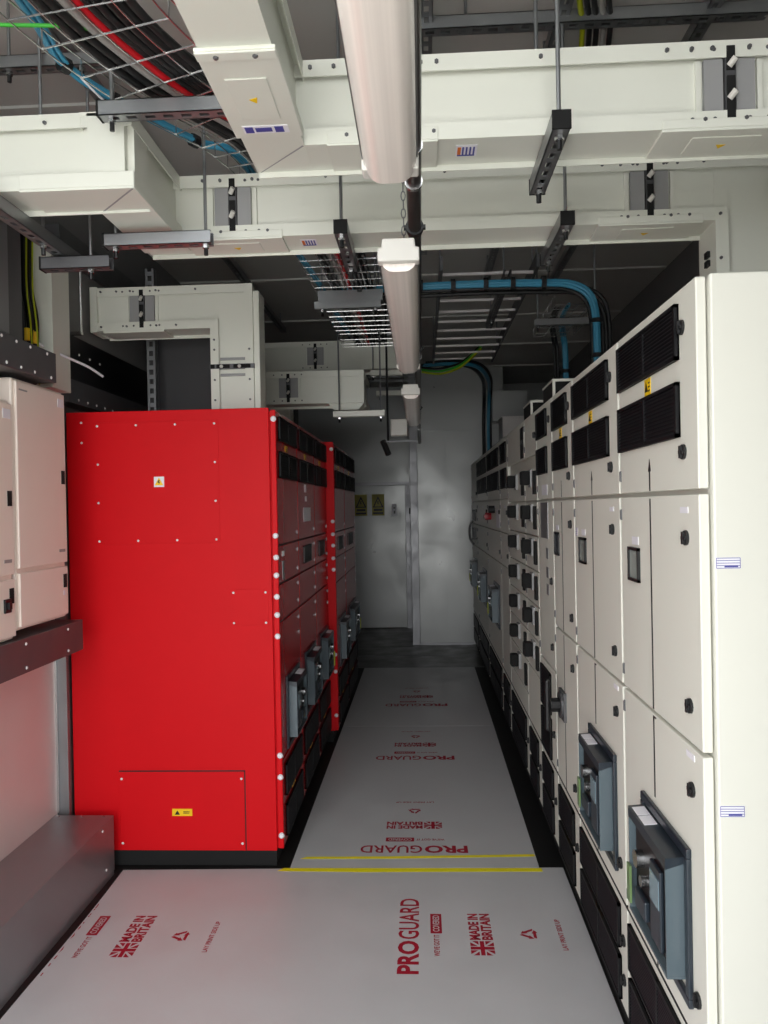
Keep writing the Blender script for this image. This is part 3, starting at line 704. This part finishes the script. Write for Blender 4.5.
part('joint_block', MB().box(-1.034, -.811, Y3 - .003, Y3 + REC, 2.355, 2.378), 'galvdk', d3)
for xa, xb in ((-1.03, -1.01), (-1.0, -.935), (-.915, -.83)): part('joint_cover_strip', MB().box(xa, xb, Y3 - .006, Y3 - .003, 2.357, 2.376), 'blackmatt', d3)
for xx in (-.975, -.885): part('joint_bolt', MB().dome((xx, Y3 - .006, 2.366), (0, -1, 0), .009, .008, 8), 'lampw', d3)
part('rib', MB().box(-.985, -.86, Y3 + .010, Y3 + REC, 2.40, 2.412).box(-.985, -.86, Y3 + .010, Y3 + REC, 2.32, 2.332), 'ductgrey', d3)
flange_bolts(d3, [(x, Y3, 2.755) for x in (-1.58, -1.5, -1.43, -1.3, -1.1)] + [(x, Y3, 2.58) for x in (-1.58, -1.45, -1.3, -1.2)] + [(-1.01, Y3, z) for z in (2.2, 2.3, 2.45, 2.5)] + [(-.835, Y3, z) for z in (2.2, 2.3, 2.45)])
# duct four and five: farther back over the red cabinets
d4 = thing('busbar_trunking', (-.8, 5.0, 2.345), 'lower busbar duct over the middle red cabinets, ending left of the lamps', 'busbar duct')
mbs = (MB(), MB()); Y4 = 4.98
seg(mbs, -1.25, -.36, Y4, Y4 + DD, 2.345, 2.56, 'x'); seg(mbs, -.51, -.36, Y4 + DD, 5.55, 2.345, 2.56, 'y', .001); seg(mbs, -1.25, -1.04, Y4, Y4 + DD, ZR - .004, 2.35, 'z'); finish(d4, mbs)
joint_x(d4, -.86, Y4, 2.345, 2.56, False)
part('outlet_box', MB().prism([(-.60, 2.345), (-.36, 2.345), (-.40, 2.30), (-.56, 2.30)], Y4 + .02, Y4 + DD, 'y'), 'duct', d4)
d5 = thing('busbar_trunking', (-.6, 5.8, 2.7), 'upper busbar duct farthest back, crossing behind the lower one', 'busbar duct')
mbs = (MB(), MB()); Y5 = 5.74
seg(mbs, -1.20, -.02, Y5, Y5 + DD, 2.70, 2.92, 'x'); seg(mbs, -1.20, -.98, Y5, Y5 + DD, ZR - .004, 2.70, 'z'); finish(d5, mbs)
joint_x(d5, -.78, Y5, 2.70, 2.92, False)

# ------------------------------------------------------------------ slotted channel hangers
def channel(mb, ax, a, b, c, z0, w=.041, h=.041, slots=True):
    """slotted C channel along ax from a to b, centred on c, bottom web slotted"""
    def bx(u0, u1, v0, v1, zz0, zz1):
        if ax == 'x': mb.box(u0, u1, v0, v1, zz0, zz1)
        else: mb.box(v0, v1, u0, u1, zz0, zz1)
    t = .0025
    bx(a, b, c - w / 2, c - w / 2 + t, z0, z0 + h); bx(a, b, c + w / 2 - t, c + w / 2, z0, z0 + h)
    bx(a, b, c - w / 2, c - w / 2 + .01, z0 + h - t, z0 + h); bx(a, b, c + w / 2 - .01, c + w / 2, z0 + h - t, z0 + h)
    if not slots: bx(a, b, c - w / 2, c + w / 2, z0, z0 + t); return
    bx(a, b, c - w / 2, c - .0075, z0, z0 + t); bx(a, b, c + .0075, c + w / 2, z0, z0 + t)
    u = a
    while u < b: bx(u, min(u + .022, b), c - .0075, c + .0075, z0, z0 + t); u += .05
def hanger(ax, a, b, c, z0, rods, label, capm='blackmatt', cap='both', group='slotted channel hangers', ztop=ZC, m='steel', rodr=.0055):
    ctr = ((a + b) / 2, c, z0) if ax == 'x' else (c, (a + b) / 2, z0)
    r = thing('channel_hanger', ctr, label, 'bracket', group)
    mb = MB(); channel(mb, ax, a, b, c, z0); part('channel', mb, m, r)
    for e, s in ((a, -1), (b, 1)):
        if cap == 'none' or (cap == 'near' and s == 1): continue
        q = MB()
        if ax == 'x': q.box(e, e + s * .006, c - .022, c + .022, z0 - .001, z0 + .042)
        else: q.box(c - .022, c + .022, e, e + s * .006, z0 - .001, z0 + .042)
        part('end_cap', q, capm, r)
    for u in rods:
        p = (u, c) if ax == 'x' else (c, u)
        part('threaded_rod', MB().cyl((p[0], p[1], z0 - .03), (p[0], p[1], ztop), rodr, 8), 'steel', r, smooth=True)
        part('nut', MB().cyl((p[0], p[1], z0 - .012), (p[0], p[1], z0 - .0005), .011, 6), 'chrome', r)
        part('rod_tip', MB().cyl((p[0], p[1], z0 - .034), (p[0], p[1], z0 - .013), .007, 8), 'black', r)
    return r
ZS = DZ0 - .060
hanger('y', 1.775, 2.14, .340, ZS, (1.805, 2.115), 'slotted steel hanger with black end cap under the front duct')
hanger('y', 2.385, 2.78, .470, ZS, (2.415, 2.745), 'slotted steel hanger with black end cap under the second duct, right side')
hanger('y', 2.385, 2.78, -.236, ZS, (2.415, 2.745), 'slotted steel hanger with black end cap under the second duct, left of the lamps')
hanger('x', -1.0, -.655, 2.42, ZS - .008, (-.97, -.675), 'bright short channel hanger under the duct corner at left', cap='near', m='steel')
hanger('x', -1.24, -1.01, 2.48, ZS - .055, (-1.08,), 'dark short channel hanger behind the bright one at upper left', cap='near', m='galvdk')
hanger('y', 1.2, 2.62, -1.18, ZS - .01, (1.35, 2.36), 'long slotted channel running back under the duct at upper left', cap='none', m='steel')
hanger('x', -.855, -.45, 2.05, 2.73, (-.825,), 'bright channel hanger carrying the cable basket at upper left', cap='near')
hanger('x', -1.55, -1.0, 2.4, 3.08, (-1.3, -1.06), 'channel near the ceiling at the upper left corner', cap='near')
hanger('x', -.56, -.225, 4.945, 2.245, (-.52, -.25), 'bright white channel hanger under the lower busbar duct', cap='none', m='white')
hanger('x', -.54, -.19, 4.0, 2.70, (-.50, -.22), 'channel hanger under the wire basket beyond the second duct', cap='none')
hanger('x', -.36, -.12, 5.70, 2.640, (-.34,), 'pale channel hanger under the farthest busbar duct', cap='none', m='white')
hanger('x', -.36, -.10, 6.45, 2.60, (-.33, -.13), 'pale channel hanger behind the farthest busbar duct', cap='none', m='white')
# ceiling grid of channels
def ceil_channel(ax, a, b, c, z0, label):
    r = thing('ceiling_channel', ((a + b) / 2, c, z0) if ax == 'x' else (c, (a + b) / 2, z0), label, 'channel', 'ceiling channels')
    mb = MB(); channel(mb, ax, a, b, c, z0); part('channel', mb, 'steel', r)
    for u in (a + .15, b - .15):
        p = (u, c) if ax == 'x' else (c, u)
        part('threaded_rod', MB().cyl((p[0], p[1], z0), (p[0], p[1], ZC), .0055, 8), 'steel', r)
    return r
ceil_channel('x', .02, 1.10, 2.42, 3.15, 'slotted ceiling channel crossing above the front duct at upper right')
ceil_channel('y', 1.0, 4.6, .045, 3.17, 'ceiling channel running back right of the near lamp')
ceil_channel('y', 1.0, 5.2, .47, 3.17, 'ceiling channel running back at the top centre right')
ceil_channel('y', 1.0, 5.6, .93, 3.17, 'ceiling channel running back at the far right of the ceiling')
ceil_channel('y', 1.0, 3.9, -.18, 3.17, 'ceiling channel running back left of the near lamp')
ceil_channel('y', 2.2, 6.5, -1.15, 3.17, 'ceiling channel running back above the red cabinets')
ceil_channel('x', .1, 1.4, 3.6, 3.10, 'ceiling channel crossing in the dark behind the second duct')

# ------------------------------------------------------------------ lamps
def lamp(y0, y1, label, chain=True):
    xc, zb = -.045, 2.252; hw = .05
    r = thing('linear_lamp', (xc, (y0 + y1) / 2, zb), label, 'lamp', 'linear lamps in a row')
    part('housing', MB().prism([(xc - hw, zb + .045), (xc + hw, zb + .045), (xc + hw * .82, zb + .072), (xc - hw * .82, zb + .072)], y0 + .03, y1 - .03, 'y'), 'lampw', r, bevel=.003)
    prof = [(xc - hw + .001, zb + .047), (xc - hw + .002, zb + .030), (xc - hw * .74, zb + .010), (xc - hw * .5, zb + .002), (xc - hw * .3, zb),
            (xc + hw * .3, zb), (xc + hw * .5, zb + .002), (xc + hw * .74, zb + .010), (xc + hw - .002, zb + .030), (xc + hw - .001, zb + .047)]
    part('diffuser', MB().prism(prof, y0 + .025, y1 - .025, 'y'), 'diffuser', r, smooth=True)
    part('diffuser_rim', MB().box(xc - hw - .002, xc - hw + .004, y0 + .03, y1 - .03, zb + .040, zb + .052).box(xc + hw - .004, xc + hw + .002, y0 + .03, y1 - .03, zb + .040, zb + .052), 'pipeg', r)
    for ya, yb in ((y0, y0 + .04), (y1 - .04, y1)):
        e = part('end_cap', MB().prism([(xc - hw - .003, zb + .02), (xc + hw + .003, zb + .02), (xc + hw + .003, zb + .055), (xc + hw * .86, zb + .055), (xc + hw * .82, zb + .078), (xc - hw * .82, zb + .078), (xc - hw * .86, zb + .055), (xc - hw - .003, zb + .055)], ya, yb, 'y'), 'lampw', r, bevel=.004)
    if chain:
        for yc in (y0 + .18, y1 - .12):
            z = zb + .074; k = 0; mb = MB(); x = xc + .012
            while z < ZC - .02:
                pts = []
                for q in range(8):
                    w = 2 * math.pi * q / 8
                    d = math.cos(w) * .006
                    pts.append((x + (d if k % 2 else 0), yc + (0 if k % 2 else d), z + .014 + math.sin(w) * .014))
                mb.tube(pts, .0016, 4, True); z += .024; k += 1
            mb.box(x - .006, x + .006, yc - .006, yc + .006, ZC - .03, ZC)
            part('chain', mb, 'steel', r)
    return r
lamp(.20, 1.44, 'long unlit lamp nearest the camera at the top of the view')
lamp(1.92, 3.45, 'middle unlit lamp hanging in the aisle with white end cap')
lamp(4.2, 5.7, 'farthest unlit lamp of the aisle row')
# conduit along the lamps
pp = thing('conduit', (-.003, 4, 2.42), 'dark conduit running down the aisle beside the lamps', 'pipe')
part('conduit_pipe', MB().cyl((-.003, YB + .02, 2.42), (-.003, 4.0, 2.42), .0185, 16), 'pipe', pp, smooth=True)
part('conduit_pipe', MB().cyl((-.003, 4.0, 2.42), (-.003, 9.07, 2.42), .0185, 12), 'pipeg', pp, smooth=True)
for yy in (1.62, 1.80, 3.9, 6.2, 7.4): part('coupling', MB().cyl((-.003, yy, 2.42), (-.003, yy + .012, 2.42), .0215, 16), 'chrome', pp, smooth=True)
for yy in (2.10, 3.70, 5.90):
    part('pipe_clip', MB().cyl((-.003, yy - .012, 2.42), (-.003, yy + .012, 2.42), .0245, 14).box(-.033, .027, yy - .008, yy + .008, 2.415, 2.425).box(-.008, .002, yy - .006, yy + .006, 2.43, ZC), 'black', pp)
# emergency spot fitting and small box beyond the lamps
em = thing('spot_fitting', (-.15, 5.6, 2.3), 'small grey junction box and black spot hanging past the lower duct', 'fitting')
part('junction_box', MB().box(-.21, -.09, 5.50, 5.58, 2.17, 2.29), 'lampw', em, bevel=.006)
part('spot_arm', MB().box(-.26, -.02, 5.46, 5.48, 2.12, 2.132), 'galvdk', em)
part('spot_body', MB().cyl((-.265, 5.47, 2.13), (-.225, 5.44, 2.03), .022, 12), 'black', em)
part('hanger_rod', MB().cyl((-.23, 5.52, 2.12), (-.23, 5.52, ZC), .008, 8), 'black', em)

# ------------------------------------------------------------------ wire baskets, ladder and cables
def basket(path, width, z, label, side=.05, step=.11):
    P = [Vector((x, y, 0)) for x, y in path]
    r = thing('wire_basket', (P[0].x, P[0].y, z), label, 'cable tray')
    pts = smoothpath(P, 6); N = []
    for i, p in enumerate(pts):
        t = (pts[min(i + 1, len(pts) - 1)] - pts[max(i - 1, 0)]).normalized(); N.append(Vector((t.y, -t.x, 0)))
    lw = MB()
    for k in range(5):
        o = (k / 4 - .5) * width
        lw.tube([tuple(p + n * o + Vector((0, 0, z))) for p, n in zip(pts, N)], .0022, 5)
    for s in (-1, 1): lw.tube([tuple(p + n * (s * width / 2) + Vector((0, 0, z + side))) for p, n in zip(pts, N)], .0022, 5)
    part('long_wires', lw, 'chrome', r, kind='stuff')
    cw = MB(); acc = 0; last = pts[0]
    for p, n in zip(pts, N):
        acc += (p - last).length; last = p
        if acc >= step or p is pts[0]:
            acc = 0; h = Vector((0, 0, 1))
            cw.tube([tuple(p - n * width / 2 + h * (z + side)), tuple(p - n * width / 2 + h * z), tuple(p + n * width / 2 + h * z), tuple(p + n * width / 2 + h * (z + side))], .0025, 5)
    part('cross_wires', cw, 'chrome', r, kind='stuff')
    return r, pts, N
ZB = 2.80
bpath = [(-.80, 1.3), (-.76, 1.7), (-.69, 1.95), (-.61, 2.13), (-.49, 2.35), (-.42, 2.65), (-.38, 3.1), (-.36, 3.6), (-.35, 4.3), (-.35, 5.0), (-.35, 5.4)]
bk1, bpts, bN = basket(bpath, .36, ZB, 'wire cable basket bending from upper left to beyond the lamps', step=.09)
part('drop_bracket', MB().box(-.52, -.18, 4.0 - .02, 4.0 + .02, ZB - .06, ZB - .004), 'steel', bk1)
cb = thing('cable_bundle', (-.6, 2.5, ZB), 'thick black, red and grey power cables lying in the wire basket', 'cable')
def lay(o, m, r, lift, wob=.0):
    ph = random.random() * 6
    return part('cable', MB().tube([tuple(p + n * (o + wob * math.sin(i * .35 + ph)) + Vector((0, 0, ZB + lift))) for i, (p, n) in enumerate(zip(bpts, bN))], r, 8), m, cb, smooth='all')
lay(-.028, 'greyc', .010, .014); c_ = lay(.0, 'redc', .0115, .015)
for o in (-.058, -.083, .026, .047, .070, .093, .116): lay(o, 'blackc', .0105, .014, .003)
for o in (-.07, .06, .10): lay(o, 'blackc', .010, .034, .004)
# light blue cables
bl = thing('cable_bundle', (-.7, 2.2, ZB), 'light blue cables strapped together crossing the upper left corner', 'cable')
bpa = [(-.93, 1.45, 2.88), (-.94, 1.84, 2.88), (-.95, 2.04, 2.87), (-.88, 2.2, 2.86), (-.72, 2.47, 2.86), (-.60, 2.62, 2.86), (-.56, 3.3, 2.83), (-.52, 3.9, 2.83), (-.5, 4.4, 2.83), (-.47, 5.2, 2.83)]
for dx, dz in ((0, 0), (.013, .004), (.005, .014), (-.009, .008)):
    part('cable', MB().tube([tuple(p + Vector((dx, dx * .3, dz))) for p in smoothpath(bpa)], .0065, 7), 'blue', bl, smooth='all')
for i in (2, 3, 4): p = Vector(bpa[i]); part('cable_tie', MB().cyl(tuple(p + Vector((-.006, -.012, .006))), tuple(p + Vector((.006, .012, .006))), .021, 8), 'black', bl)
part('spare_tail', MB().tube(smoothpath([(-.93, 2.08, 2.87), (-.89, 2.17, 2.84), (-.84, 2.24, 2.82)]), .003, 5), 'sticker', bl)
bl2 = thing('cable_bundle', (.3, 4.0, 2.8), 'blue cable bundle crossing behind the second duct and dropping into the switchgear', 'cable')
pth = [(-.42, 4.05, 2.80), (-.1, 4.02, 2.80), (.3, 4.0, 2.80), (.6, 4.0, 2.795), (.78, 4.0, 2.785), (.88, 4.0, 2.73), (.915, 4.0, 2.62), (.92, 4.0, 2.4), (.92, 4.0, ZT)]
for dy, dz in ((0, 0), (.02, .006), (.0, .02), (.022, .024), (-.003, .012), (.01, -.014)):
    part('cable', MB().tube([tuple(Vector(p) + Vector((dz * .9, dy, dz))) for p in smoothpath(pth)], .0105, 8), 'blue' if dz > -.01 else 'blackc', bl2, smooth='all')
for x in (-.3, .02, .19, .36, .5, .66): part('cable_tie', MB().cyl((x - .012, 4.005, 2.808), (x + .012, 4.005, 2.808), .036, 10), 'black', bl2)
for z in (2.42, 2.6): part('cable_tie', MB().cyl((.928, 4.005, z - .01), (.928, 4.005, z + .01), .036, 10), 'black', bl2)
for k in range(3): part('cable', MB().tube(smoothpath([tuple(Vector(p) + Vector((.05 + .018 * k, .04, -.028 + .03 * (k == 2)))) for p in pth]), .011, 8), 'blackc', bl2, smooth='all')
bl3 = thing('cable_bundle', (.6, 5.3, 2.8), 'farther blue cable bundle dropping behind the black roof boxes', 'cable')
pth = [(.86, 4.45, 2.785), (.88, 4.75, 2.785), (.93, 5.0, 2.785), (.965, 5.15, 2.76), (.985, 5.2, 2.65), (.985, 5.2, ZT)]
for dy, dz in ((0, 0), (.02, .006), (.0, .02), (-.003, .012)):
    part('cable', MB().tube([tuple(Vector(p) + Vector((dz * .9, dy, dz))) for p in smoothpath(pth)], .0105, 8), 'blue', bl3, smooth='all')
for k in range(2): part('cable', MB().tube([tuple(Vector(p) + Vector((-.04 - .02 * k, .01, .0))) for p in smoothpath(pth)], .010, 8), 'blackc', bl3, smooth='all')
for z in (2.35, 2.55): part('cable_tie', MB().cyl((.993, 5.2, z - .01), (.993, 5.2, z + .01), .036, 10), 'black', bl3)
# far blue run and yellow-green earth cables
bl4 = thing('cable_bundle', (.3, 7.6, 2.8), 'dark blue cable run crossing in front of the far wall', 'cable')
pth = [(.04, 7.2, 2.98), (.3, 7.25, 3.0), (.55, 7.4, 3.0), (.72, 8.0, 2.97), (.80, 8.80, 2.92), (.80, 8.95, 2.6), (.80, 8.95, ZT + .1)]
for dy, dz in ((0, 0), (.03, .01), (.0, .03)): part('cable', MB().tube([tuple(Vector(p) + Vector((dz, 0, dz))) for p in smoothpath(pth)], .014, 7), 'blue' if dz < .02 else 'blackc', bl4, smooth='all')
part('cable', MB().tube([tuple(Vector(p) + Vector((-.05, 0, 0))) for p in smoothpath(pth)], .02, 7), 'blackc', bl4, smooth='all')
eg = thing('cable_bundle', (.2, 6.9, 2.9), 'green and yellow earth cables sagging beyond the ladder rack', 'cable')
for k in range(3):
    part('cable', MB().tube(smoothpath([(.03, 7.0, 2.89 + .02 * k), (.2, 6.95, 2.86 + .025 * k), (.38, 6.85, 2.90 + .02 * k), (.55, 6.672, 3.022 + .015 * k)]), .010, 7), ('ygreen', 'green', 'blackc')[k], eg, smooth='all')
eg2 = thing('cable_bundle', (.65, 2.3, 3.16), 'black and yellow-green cables looping over the ceiling channel at upper right', 'cable')
for k in range(5):
    x = .50 + .022 * k
    part('cable', MB().tube(smoothpath([(x - .05, 2.0, 3.17), (x, 2.3, 3.172), (x + .05, 2.5, 3.168), (x + .10, 2.9, 3.10), (x + .14, 3.4, 3.05)]), .009, 7), ('ygreen', 'blackc', 'blackc', 'greyc', 'blackc')[k], eg2, smooth='all')
eg3 = solo('earth_wire', MB().tube(smoothpath([(-1.25, 1.75, 2.84), (-1.0, 1.78, 2.825), (-.8, 1.8, 2.82), (-.6, 1.9, 2.83)]), .005, 6), 'green', 'thin green earth wire crossing the top left corner', 'cable', smooth='all')
# ladder rack
lr = thing('ladder_rack', (.42, 5.8, 2.98), 'steel cable ladder rack with rungs below the ceiling, centre right', 'cable tray')
for x in (.14, .68): part('side_rail', MB().box(x - .008, x + .008, 4.3, 7.1, 2.98, 3.06), 'galvdk', lr)
for k in range(10): part('rung', MB().box(.148, .672, 4.42 + .28 * k, 4.436 + .28 * k, 2.985, 3.0), 'zinc', lr)
for x in (.14, .68):
    for y in (4.5, 6.6): part('hanger_rod', MB().cyl((x, y, 3.0), (x, y, ZC), .006, 8), 'steel', lr)
lr = thing('ladder_rack', (-.1, 6.6, 3.0), 'second cable ladder rack farther back behind the lamps', 'cable tray')
for x in (-.55, -.02): part('side_rail', MB().box(x - .008, x + .008, 5.95, 8.6, 3.02, 3.10), 'galvdk', lr)
for k in range(9): part('rung', MB().box(-.542, -.028, 6.05 + .28 * k, 6.075 + .28 * k, 3.025, 3.05), 'steel', lr)
for x in (-.55, -.02): part('hanger_rod', MB().cyl((x, 7.0, 3.05), (x, 7.0, ZC), .006, 8), 'steel', lr)
# diagonal channel and short basket above the white switchgear
hanger('x', .70, 1.08, 4.6, 2.72, (.72, 1.06), 'channel hanger holding a short wire basket over the white switchgear', cap='none', m='galv')
sb, _, _ = basket([(.9, 4.3), (.9, 4.7), (.9, 5.1)], .26, 2.766, 'short wire basket over the white switchgear beside the blue cables', step=.08)
hanger('y', 4.2, 5.4, .50, 2.90, (4.4, 5.2), 'dark channel hanger running back under the ladder rack', cap='none', m='galvdk')
# boxes high on the far wall above the switchgear
fb = solo('wall_cabinet', MB().box(.84, 1.25, 8.80, 9.07, 2.62, 2.97), 'backw', 'pale wall box high on the far wall above the switchgear', 'electrical box', bevel=.004)
part('box_door', MB().box(.86, 1.23, 8.79, 8.80, 2.64, 2.95), 'backw', fb)
fb = solo('trunking_box', MB().box(.90, 1.5, 8.3, 8.7, 2.15, 2.60), 'panelw', 'pale box standing on the switchgear roof at the far end', 'box', bevel=.004)
part('box_lid', MB().box(.89, 1.51, 8.29, 8.71, 2.60, 2.615), 'panelw', fb)
# risers standing on the red cabinets behind the ducts
for k, (ya, yb, lab) in enumerate(((4.15, 4.32, 'dark grey riser panel on the red cabinets, nearest one'), (4.48, 4.66, 'dark grey riser panel on the red cabinets, middle one'), (6.2, 6.38, 'dark grey riser panel on the far red cabinets'))):
    o = solo('riser_panel', MB().box(-1.5, -1.02, ya, yb, ZR + .0005, 2.9), 'darkpanel', lab, 'panel', 'grey risers on the red cabinets')
    for z in (2.3, 2.55): part('clip', MB().box(-1.02, -1.01, ya + .04, ya + .09, z, z + .03), 'black', o)
# slotted upright behind the duct on the left
o = thing('slotted_upright', (-1.42, 4.0, 2.1), 'galvanised slotted upright behind the duct over the red cabinet', 'channel')
up_ = MB(); x0, x1, yy = -1.45, -1.40, 4.0
up_.box(x0, x0 + .014, yy, yy + .003, ZR - .006, 2.95).box(x1 - .014, x1, yy, yy + .003, ZR - .006, 2.95).box(x0, x0 + .003, yy, yy + .04, ZR - .006, 2.95).box(x1 - .003, x1, yy, yy + .04, ZR - .006, 2.95)
z = ZR
while z < 2.93: up_.box(x0 + .014, x1 - .014, yy, yy + .003, z, z + .022); z += .05
part('upright_channel', up_, 'steel', o)

# ------------------------------------------------------------------ protection sheets with print, tape
_txt = {}
def text_polys(s, bold):
    """returns vertices / faces of a string, normalised to unit width and height"""
    key = (s, bold)
    if key not in _txt:
        cu = bpy.data.curves.new('t', 'FONT'); cu.body = s; cu.resolution_u = 3
        cu.offset = bold; cu.fill_mode = 'FRONT'
        ob = bpy.data.objects.new('t', cu); C.objects.link(ob)
        bpy.context.view_layer.update()
        me = bpy.data.meshes.new_from_object(ob.evaluated_get(bpy.context.evaluated_depsgraph_get()))
        bpy.data.objects.remove(ob)
        V = [(v.co.x, v.co.y) for v in me.vertices]; Fc = [tuple(p.vertices) for p in me.polygons]
        xs = [v[0] for v in V]; ys = [v[1] for v in V]
        _txt[key] = ([((x - min(xs)) / (max(xs) - min(xs)), (y - min(ys)) / (max(ys) - min(ys))) for x, y in V], Fc)
        bpy.data.meshes.remove(me)
    return _txt[key]
class Ink:
    def __init__(s): s.v = []; s.f = []
    def text(s, t, u0, u1, v0, v1, bold=0.0):
        V, Fc = text_polys(t, bold); n = len(s.v)
        s.v += [(u0 + x * (u1 - u0), v0 + y * (v1 - v0)) for x, y in V]; s.f += [tuple(n + i for i in f) for f in Fc]
    def poly(s, pts): n = len(s.v); s.v += list(pts); s.f.append(tuple(range(n, n + len(pts))))
    def rect(s, u0, u1, v0, v1): s.poly([(u0, v0), (u1, v0), (u1, v1), (u0, v1)])
def print_block(parent, cx, cy, rot, clip=None):
    """one repeat of the printed legend; local u along reading direction, v up; origin at PROGUARD centre"""
    K = {}
    def ink(n): return K.setdefault(n, Ink())
    a = ink('headline_lettering'); a.text('PRO', -.258, -.052, -.04, .04, .035); a.text('GUARD', -.040, .258, -.04, .04, .014)
    ink('slogan_lettering').text("WE'VE GOT IT", -.15, -.01, -.117, -.095, .02)
    ink('slogan_box').rect(0, .14, -.128, -.084); ink('slogan_word').text('COVERED', .012, .128, -.119, -.093, .012)
    v1, v0 = -.232, -.32
    a = ink('origin_lettering'); a.text('MADE IN', -.042, .143, -.273, v1, .04); a.text('BRITAIN', -.042, .143, v0, -.279, .04)
    a = ink('flag_mark'); fu0, fu1 = -.142, -.05; fc = ((fu0 + fu1) / 2, (v0 + v1) / 2)
    a.rect(fu0, fu1, fc[1] - .008, fc[1] + .008); a.rect(fc[0] - .009, fc[0] + .009, fc[1] + .008, v1); a.rect(fc[0] - .009, fc[0] + .009, v0, fc[1] - .008)
    for sx in (-1, 1):
        for sy in (-1, 1):
            ex = fu0 if sx < 0 else fu1; ey = v0 if sy < 0 else v1
            ix = fc[0] + sx * .014; iy = fc[1] + sy * .013
            a.poly([(ix, ey), (ex - sx * .008, ey), (ix, iy + sy * .004)])
            a.poly([(ex, iy), (ex, ey - sy * .008), (ix + sx * .007, iy)])
    a = ink('recycling_mark'); rc = (.0, -.463); R1, R2 = .05, .027
    for k in range(3):
        b0 = math.radians(90 + 120 * k); b1 = math.radians(210 + 120 * k)
        def P(R, t): return (rc[0] + R * (math.cos(b0) * (1 - t) + math.cos(b1) * t), rc[1] + R * (math.sin(b0) * (1 - t) + math.sin(b1) * t))
        a.poly([P(R1, .14), P(R1, .6), P(R2, .6), P(R2, .0)]); a.poly([P(R1 + .012, .6), P((R1 + R2) / 2, .92), P(R2 - .012, .6)])
    ink('side_note').text('LAY PRINT SIDE UP', -.105, .105, -.592, -.572, .02)
    co, si = math.cos(rot), math.sin(rot)
    for nm, a in K.items():
        z = .0046 if nm == 'slogan_word' else .0042
        me = bpy.data.meshes.new('print')
        me.from_pydata([(cx + u * co - v * si, cy + u * si + v * co, z) for u, v in a.v], [], a.f)
        bm = bmesh.new(); bm.from_mesh(me)
        for pc, pn in (clip or ()): bmesh.ops.bisect_plane(bm, geom=bm.verts[:] + bm.edges[:] + bm.faces[:], plane_co=pc, plane_no=pn, clear_outer=True)
        bm.normal_update()
        for f in bm.faces:
            if f.normal.z < 0: f.normal_flip()
        bm.to_mesh(me); bm.free()
        if len(me.polygons) == 0: continue
        me.transform(Matrix.Translation(-rootloc(parent)))
        me.materials.append(M['paper' if nm == 'slogan_word' else 'ink'])
        o = bpy.data.objects.new(nm, me); C.objects.link(o); o.parent = parent
def paper_sheet(pts, label, z1=.0035):
    mb = MB(); mb.prism(pts, 0.0008, z1, 'z')
    return solo('protection_sheet', mb, 'paper', label, 'floor covering', 'printed floor protection sheets')
random.seed(3)
left = [(-1.390 - .006 * math.sin(k * .9) - .012 * (k / 14), .5 + (3.43 - .5) * k / 14) for k in range(15)]
near = paper_sheet([(.607, .5), (.612, 3.47), (.51, 3.469), (-.64, 3.45)] + list(reversed(left)), 'printed grey protection sheet across the near floor')
H = math.pi / 2
print_block(near, -.078, 2.928, H)
print_block(near, -.078 - 1.345, 2.895, H, clip=[((-1.389, 0, 0), (-1, 0, 0))])
for k in (-1,):
    print_block(near, -.078, 2.928 + 1.2 * k, H); print_block(near, -.078 - 1.345, 2.895 + 1.2 * k, H, clip=[((-1.39, 0, 0), (-1, 0, 0))])
far1 = paper_sheet([(-.632, 3.452), (.505, 3.472), (.512, 5.705), (-.62, 5.705)], 'printed grey protection sheet in the aisle between the cabinets', .0038)
print_block(far1, -.065, 3.65, math.pi); print_block(far1, -.07, 4.985, math.pi, clip=[((0, 5.69, 0), (0, 1, 0))])
far2 = paper_sheet([(-.62, 5.712), (.512, 5.712), (.516, 7.84), (-.612, 7.84)], 'printed grey protection sheet at the far end of the aisle', .0034)
print_block(far2, -.07, 6.32, math.pi, clip=[((0, 7.8, 0), (0, 1, 0))])
def tape(pts, label, z):
    mb = MB(); mb.prism(pts, z, z + .0006, 'z'); return solo('tape_strip', mb, 'yellow', label, 'tape', 'yellow tape strips')
tape([(-.685, 3.425), (-.3, 3.418), (.1, 3.424), (.515, 3.43), (.513, 3.462), (.1, 3.458), (-.3, 3.455), (-.66, 3.452)], 'yellow tape strip on the joint of the sheets, nearer the camera', .0042)
tape([(-.60, 3.545), (-.2, 3.55), (.2, 3.565), (.502, 3.578), (.502, 3.60), (.2, 3.587), (-.2, 3.572), (-.57, 3.566)], 'thinner yellow tape strip just behind the first', .0042)
